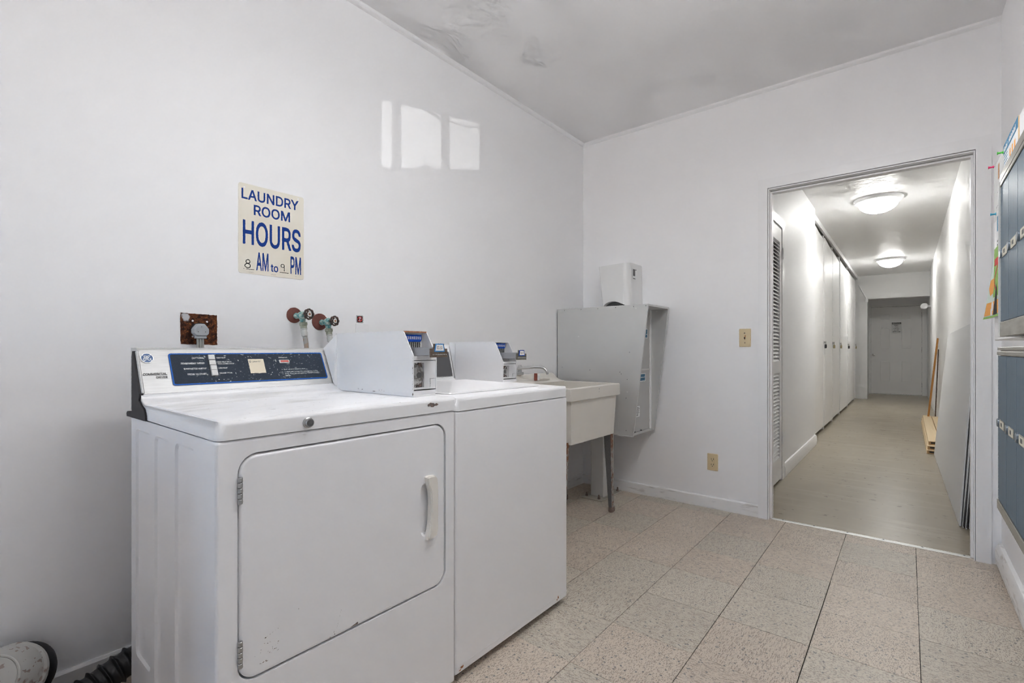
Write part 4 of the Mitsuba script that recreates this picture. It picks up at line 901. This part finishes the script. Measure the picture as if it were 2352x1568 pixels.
add("handle", tube([(-1.903, 2.626, .866), (-1.900, 2.68, .862), (-1.896, 2.735, .858)], .008, 10, radii=[.010, .008, .006]), "m_cream_plastic", sbk)

# ------------------------------------------------------------------ phone enclosure on its pedestal
en = thing("phone_enclosure", "grey metal payphone enclosure on a pedestal in the corner behind the sink", "phone enclosure")
EY0, EY1, EZ = 2.995, 3.348, 1.354
ep = [(-2.0, .483), (-1.405, .483), (-1.300, EZ), (-2.0, EZ)]
add("side_panel", prism(ep, "xz", EY0, EY0 + .012), "m_booth", en)
add("side_panel", prism(ep, "xz", EY1 - .012, EY1), "m_booth", en)
add("roof", box(-2.0, -1.302, EY0 + .0121, EY1 - .0121, EZ - .012, EZ), "m_booth", en)
add("top_flange", box(-2.0, -1.3025, EY0 - .0022, EY0 - .0001, EZ - .024, EZ), "m_booth", en)
add("face_panel", box(-1.436, -1.43, EY0 + .0122, EY1 - .034, .50, EZ - .0125), "m_booth_face", en)
add("bottom", box(-2.0, -1.42, EY0 + .0122, EY1 - .0122, .483, .498), "m_booth", en)
add("white_strip", box(-1.440, -1.424, EY1 - .033, EY1 - .0125, .495, EZ - .013), "m_white_strip", en, label="white vertical strip beside the inner face")
add("cross_rail", box(-1.4299, -1.4235, EY0 + .0124, EY1 - .036, .914, .926), "m_booth", en)
add("bottom_flange", box(-1.515, -1.41, EY0 - .010, EY0 - .0002, .481, .485), "m_booth", en)
add("fold_line", box(-1.5135, -1.5115, EY0 - .0015, EY0 - .0001, .486, .78), "m_booth", en)
for x in (-1.94, -1.80, -1.665, -1.53, -1.40, -1.315):
    add("screw", lathe([(.0035, 0), (.003, .0015), (.0001, .002)], (x, EY0 - .0022, EZ - .012), (0, -1, 0), 8), "m_dark_steel", en)
for x, z in ((-1.96, .93), (-1.73, .915), (-1.447, .86), (-1.49, .895), (-1.50, .907), (-1.43, 1.04), (-1.455, .735), (-1.455, .52)):
    add("rivet", lathe([(.003, 0), (.0025, .0012), (.0001, .0016)], (x, EY0, z), (0, -1, 0), 8), "m_dark_steel", en)
for y0, y1, z0, z1 in ((3.13, 3.282, 1.138, 1.205), (3.10, 3.244, .838, .893)):
    st = add("sticker", box(-1.4299, -1.4293, y0, y1, z0, z1), "m_paper", en, label="blue sticker with a white edge")
    add("print", cat(box(-1.4293, -1.429, y0 + .006, y1 - .006, z0 + .005, z0 + .026), box(-1.4293, -1.429, y0 + .006, y1 - .006, z0 + .030, z1 - .005)), "m_sticker_blue", st)
tgg = add("paper_tag", box(-1.4299, -1.4292, 3.095, 3.152, .60, .672), "m_paper", en, label="small printed white tag")
add("print", cat(*[box(-1.4292, -1.429, 3.10 + .004 * R.random(), 3.146 - .02 * R.random(), .607 + .009 * k, .611 + .009 * k) for k in range(7)]), "m_grey_ink", tgg)
for y in (3.06, 3.16): add("screw", lathe([(.006, 0), (.005, .004), (.0001, .005)], (-1.425, y, .505), (1, 0, 0), 10), "m_dark", en)
add("pedestal_post", cbox(-1.776, -1.672, 3.085, 3.245, .0095, .4825, .004), "m_booth", en, label="square grey pedestal post")
bpl = add("base_plate", cbox(-1.813, -1.650, 3.015, 3.335, .0003, .0095, .002), "m_green_brass_plate", en)
def bpl_c(p, n, uv): return mix((0.36, 0.33, 0.28), (0.48, 0.46, 0.41), fbm(p.x * 30, p.y * 30, 1.0, 3))
mat("m_green_brass_plate", P(proc(bpl_c), 0.6, 0.2))
for x, y in ((-1.79, 3.052), (-1.683, 3.040), (-1.79, 3.30), (-1.672, 3.30)):
    add("bolt", cat(lathe([(.009, 0), (.009, .012)], (x, y, .0095), (0, 0, 1), 6), lathe([(.006, 0), (.006, .026), (.004, .028)], (x, y, .0095), (0, 0, 1), 12)), "m_chip", bpl)

# paper towel dispenser on the end wall
pd = thing("towel_dispenser", "white plastic paper towel dispenser above the grey phone enclosure", "dispenser")
rows = []
for z, xa, xb, yd in ((1.3625, -1.722, -1.506, 3.160), (1.50, -1.733, -1.509, 3.157), (1.640, -1.748, -1.513, 3.152), (1.660, -1.750, -1.513, 3.153)):
    q = [(xa, 3.369), (xb + .035 * 0, 3.369)] + [(xb - .05 + .05 * math.cos(t), yd + .05 - .05 * math.sin(t)) for t in np.linspace(0, math.pi / 2, 6)] + [(xa + .012 - .012 * math.cos(t), yd + .012 - .012 * math.sin(t)) for t in np.linspace(math.pi / 2, 0, 6)]
    rows += [(x, y, z + (.010 * (x - xa) / (xb - xa) if z > 1.6 else 0)) for x, y in q]
shell = hull(rows)
arch = Polygon([(-1.713, 1.34)] + [(-1.713 + .165 * t, 1.3735 + .030 * math.sin(math.pi * t ** .8)) for t in np.linspace(0, 1, 14)] + [(-1.548, 1.34)])
add("cover", cut(shell, prism(arch, "xz", 3.10, 3.30)), "m_bin", pd, smooth=30)
add("mouth", prism(arch.intersection(sbox(-2, 1.363, 0, 2)).buffer(-.0006), "xz", 3.20, 3.299), "m_gasket", pd, label="dark arched paper slot")
lbp = add("label", cbox(-1.5078, -1.5068, 3.205, 3.27, 1.553, 1.632, .0003), "m_paper", pd)
add("label_print", cat(box(-1.5068, -1.5064, 3.212, 3.245, 1.580, 1.628), box(-1.5068, -1.5064, 3.248, 3.266, 1.622, 1.628), box(-1.5068, -1.5064, 3.212, 3.25, 1.558, 1.564)), "m_grey_ink", pd)

# switch and receptacle plates on the end wall
EU, EV = V([1., 0, 0]), V([0., 0, 1])
sw_ = thing("switch_plate", "ivory switch plate with a broken toggle beside the doorway", "light switch")
add("plate", place(slab(rrect(-.845, -.776, 1.076, 1.192, .004), .006, .003), (0, YE - .0003, 0), EU, EV), "m_ivory", sw_, smooth=25)
add("broken_toggle", place(ext(unary_union([blob(-.8115, 1.1335, .012, 11, .5, .55, 1.35), blob(-.808, 1.146, .006, 9, .5)]), .0006), (0, YE - .0063, 0), EU, EV), "m_flyer_brown", sw_)
add("toggle", cbox(-.8145, -.8085, YE - .0105, YE - .0063, 1.126, 1.138, .001), "m_dark", sw_)
for x, z in ((-.813, 1.164), (-.811, 1.102)): add("screw", lathe([(.0038, 0), (.003, .0015), (.0001, .0018)], (x, YE - .0062, z), (0, -1, 0), 12), "m_chip", sw_)
oc = thing("outlet", "ivory duplex receptacle plate low on the end wall", "outlet")
add("plate", place(slab(rrect(-1.045, -.977, .2515, .3635, .004), .006, .003), (0, YE - .0003, 0), EU, EV), "m_ivory", oc, smooth=25)
add("receptacle", place(slab(rrect(-1.027, -.995, .271, .345, .003), .0025, .001), (0, YE - .0062, 0), EU, EV), "m_ivory", oc)
for z in (.325, .289):
    add("slots", cat(*[box(x - .0012, x + .0012, YE - .0092, YE - .0086, z - .001, z + .009) for x in (-1.0175, -1.0045)], lathe([(.0028, 0), (.0028, .0006)], (-1.011, YE - .0086, z - .008), (0, -1, 0), 10)), "m_dark", oc)

# ------------------------------------------------------------------ floor corner at the far left: metal drum and flexible duct
dc = V([-1.9126, .1681, .1599]); da = V([.7411, -.5032, .4444]); da /= np.linalg.norm(da)
dm_ = thing("metal_drum", "worn grey metal fan drum with rust streaks and a black rim by the left wall", "metal drum")
add("shell", lathe([(.070, -.014), (.083, -.010), (.085, 0), (.0845, .006), (.081, .011), (.0795, .014), (.0775, .030), (.073, .050), (.066, .066), (.0615, .073), (.0605, .0775), (.0580, .0795), (.0550, .0788), (.0545, .0770), (.0535, .0788), (.04, .0815), (.0001, .083)], dc, da, 56), "m_drum", dm_, smooth=28)
add("rubber_rim", lathe([(.066, -.060), (.079, -.058), (.0835, -.050), (.0835, -.040), (.0825, -.022), (.0795, -.014), (.072, -.012)], dc, da, 56), "m_rubber", dm_, smooth=40)
add("support", cat(cbox(XL + .0125, XL + .016, .15, .21, .003, .095, .001), cbox(XL + .016, -1.93, .165, .20, .05, .066, .002)), "m_dark_steel", dm_)
fh = thing("flexible_duct", "black corrugated flexible duct hose running behind the dryer", "duct hose")
pth = spline([(-1.885, .62, .102), (-1.885, .50, .100), (-1.880, .40, .081), (-1.870, .33, .058), (-1.850, .27, .049), (-1.78, .18, .049), (-1.68, .10, .049), (-1.56, .06, .049)], 420)
sL = np.r_[0, np.cumsum(np.linalg.norm(np.diff(pth, axis=0), axis=1))]
rad = .0385 + .0085 * np.exp(-((((sL / .0300) % 1.0) - .5) / .15) ** 2)
add("hose", tube(pth, .05, 28, radii=rad), "m_flex", fh, smooth=50)

# ------------------------------------------------------------------ notice board and mailboxes on the right wall
BX = .235
nb = thing("notice_board", "white panel board on the right wall, covered with pinned papers", "notice board")
add("panel", cbox(BX, XR - .001, .60, 2.386, 1.09, 1.695, .003), "m_trim", nb)
RU, RV = V([0., -1, 0]), V([0., 0, 1])
def on_board(p, d=.0006, off=.0002): return place(ext(p, d), (BX - off, 0, 0), RU, RV)
f1 = thing("flyer", "white flyer with a blue heading band pinned above the mailboxes", "flyer", "papers pinned to the board")
add("sheet", on_board(sbox(-2.165, 1.535, -1.905, 1.690)), "m_paper", f1)
add("heading_band", on_board(sbox(-2.165, 1.668, -1.905, 1.698), .0003, .0009), "m_flyer_blue", f1)
for k, (a, b) in enumerate(((-2.155, -2.075), (-2.06, -1.93))):
    add("heading_lines", on_board(unary_union([sbox(a + .012 * j, 1.674, a + .012 * j + .008, 1.686 + .004 * (j % 2)) for j in range(int((b - a) / .012))]), .0002, .0013), "m_white_ink", f1)
add("print", on_board(unary_union([sbox(-2.05 + .04 * k, 1.62, -2.03 + .04 * k, 1.652) for k in range(3)]), .0002, .0009), "m_flyer_orange", f1)
add("print", on_board(unary_union([sbox(-2.155, 1.628 + .010 * k, -2.09, 1.631 + .010 * k) for k in range(4)]), .0002, .0009), "m_flyer_blue", f1)
add("print", on_board(unary_union([sbox(-2.14 + .05 * k, 1.575, -2.12 + .05 * k, 1.606) for k in range(4)]), .0002, .0009), "m_flyer_brown", f1)
f1b = thing("paper_strip", "narrow orange-brown strip beside the blue-headed flyer", "paper strip")
add("strip", on_board(sbox(-1.902, 1.625, -1.889, 1.694), .0012), "m_wood_pale", f1b)
f2_ = thing("flyer", "grey-white sheet with a small photo beside the blue-headed flyer", "flyer", "papers pinned to the board")
add("sheet", on_board(Polygon([(-2.384, 1.50), (-2.175, 1.50), (-2.17, 1.688), (-2.384, 1.694)])), "m_paper_grey", f2_)
add("photo", on_board(sbox(-2.285, 1.625, -2.255, 1.675), .0002, .0009), "m_flyer_brown", f2_)
add("print", on_board(unary_union([sbox(-2.27 + .0, 1.60, -2.20, 1.602), sbox(-2.30, 1.585, -2.19, 1.587), sbox(-2.33, 1.54, -2.21, 1.542)]), .0002, .0009), "m_grey_ink", f2_)
f3 = thing("flyer", "curling white sheet with a blue photo, below the grey-white sheet", "flyer", "papers pinned to the board")
add("sheet", on_board(Polygon([(-2.31, 1.30), (-2.16, 1.30), (-2.16, 1.525), (-2.31, 1.522)]), .0006, .0012), "m_paper", f3)
add("photo", on_board(sbox(-2.298, 1.455, -2.20, 1.505), .0002, .0019), "m_flyer_blue", f3)
add("print", on_board(unary_union([sbox(-2.298, 1.335 + .012 * k, -2.20, 1.340 + .012 * k) for k in range(8)]), .0002, .0019), "m_grey_ink", f3)
f4 = thing("flyer", "colourful green and orange flyer hanging loose beside the mailboxes", "flyer", "papers pinned to the board")
def bent(p, d, off):
    m = ext(p, d); m = m.subdivide_to_size(.03)
    y = m.vertices[:, 0]; f = np.clip((-2.30 - y) / .30, 0, 1)   # curls off the board towards the room
    q = np.c_[np.full(len(y), BX - off) - m.vertices[:, 2] - .008 - .030 * f ** 1.5, -y * 1.0 - 0.0 * f, m.vertices[:, 1]]
    return fix(trimesh.Trimesh(q, m.faces, process=False))
FY = 2.30
def F4(pts): return Polygon([(-a, b) for a, b in pts])
add("sheet", bent(F4([(2.10, 1.395), (2.285, 1.393), (2.39, 1.26), (2.46, 1.168), (2.10, 1.168)]), .0006, .001), "m_flyer_mint", f4)
add("print_green", bent(F4([(2.10, 1.395), (2.285, 1.393), (2.29, 1.345), (2.315, 1.235), (2.10, 1.235)]), .0002, .0018), "m_flyer_green", f4)
add("print_orange", bent(unary_union([F4([(2.285, 1.30), (2.35, 1.297), (2.375, 1.27), (2.36, 1.245), (2.31, 1.25), (2.29, 1.27)]), F4([(2.10, 1.222), (2.41, 1.222), (2.447, 1.178), (2.10, 1.178)])]), .0002, .0021), "m_flyer_orange", f4)
add("print_red", bent(unary_union([F4([(2.10, 1.358), (2.27, 1.358), (2.275, 1.335), (2.10, 1.335)]), LineString([(-2.20, 1.335), (-2.265, 1.30), (-2.275, 1.275), (-2.235, 1.25)]).buffer(.004)]), .0002, .0024), "m_flyer_red", f4)
add("print_faces", bent(unary_union([Point(-2.32, 1.207).buffer(.016), Point(-2.34, 1.187).buffer(.014)]), .0002, .0026), "m_white_ink", f4)
add("print_edge", bent(F4([(2.10, 1.175), (2.45, 1.175), (2.458, 1.168), (2.10, 1.168)]), .0002, .0026), "m_flyer_green", f4)
add("dark_plant", bent(F4([(2.225, 1.275), (2.30, 1.19), (2.31, 1.176), (2.22, 1.176)]), .0002, .0028), "m_dark", f4)
for y, z, mt, txt, mm in ((2.135, 1.671, "green", "green pushpin at the corner of the blue-headed flyer", "m_pin_green"), (2.352, 1.689, "pink", "pink pushpin at the top corner of the grey-white sheet", "m_pin_pink"), (2.298, 1.515, "blue", "blue pushpin holding the curling white sheet", "m_pin_blue")):
    pk = thing("pushpin", txt, "pushpin", "pushpins on the board")
    add("head", lathe([(.0045, 0), (.0045, .002), (.0025, .003), (.003, .011), (.0045, .012), (.0045, .014), (.0001, .0145)], (BX - .0045, y, z), (-1, 0, 0), 14), mm, pk, smooth=30)
    add("needle", cyl((BX - .0046, y, z), (BX + .004, y, z), .0006, 6), "m_steel", pk)
MX = .20
def mailboxes(y_left, z0, z1, dz0, dz1, zk, n, pitch, label, side):
    mb = thing("mailbox_bank", label, "mailboxes", "mailbox banks")
    yr = y_left - n * pitch
    add("case", box(MX + .004, XR - .13 if False else BX - .0008 if z0 > 1.0 else XR - .001, yr - .012, y_left, z0, z1), "m_mail_frame", mb)
    add("top_rail", cat(cbox(MX - .003, MX + .004, yr - .012, y_left, dz1 + .016, z1, .001), cbox(MX - .004, MX + .004, yr - .012, y_left, dz1 + .002, dz1 + .0125, .001)), "m_mail_frame", mb)
    add("bottom_rail", cbox(MX - .004, MX + .004, yr - .012, y_left, z0, dz0 - .002, .001), "m_mail_frame", mb)
    if side: add("side_strip", box(MX - .006, MX + .004, y_left - .0035, y_left + .006, z0, dz1 + .016), "m_booth", mb)
    for k in range(n):
        a = y_left - .004 - k * pitch; b = a - pitch + .0025
        dk = add("door", cbox(MX - .002, MX + .003, b, a, dz0, dz1, .0008), "m_mailbox", mb)
        kc = a - .018
        add("lock", lathe([(.0115, 0), (.0115, .0035), (.0105, .0045), (.0001, .0045)], (MX - .002, kc, zk), (-1, 0, 0), 24), "m_steel_blue", dk, smooth=30)
        add("name_plate", cbox(MX - .0032, MX - .002, kc - .098, kc - .020, zk - .012, zk + .012, .0004), "m_mail_frame", dk)
        add("name_slip", box(MX - .0035, MX - .0032, kc - .094, kc - .024, zk - .0095, zk + .0095), "m_aged_paper", dk)
        add("number_print", cat(*[box(MX - .0038, MX - .0035, kc - .067 + .012 * j, kc - .058 + .012 * j, zk - .005, zk + .005) for j in (0, 1)]), "m_grey_ink", dk)
    return mb
simple("m_steel_blue", (0.30, 0.34, 0.38), 0.3, 0.8)
simple("m_aged_paper", (0.50, 0.48, 0.40), 0.6)
mailboxes(1.888, 1.094, 1.541, 1.136, 1.503, 1.319, 6, .134, "upper bank of blue-grey metal mailboxes on the right wall", True)
mailboxes(1.938, .612, 1.066, .640, 1.042, .855, 6, .150, "lower bank of blue-grey metal mailboxes on the right wall", False)
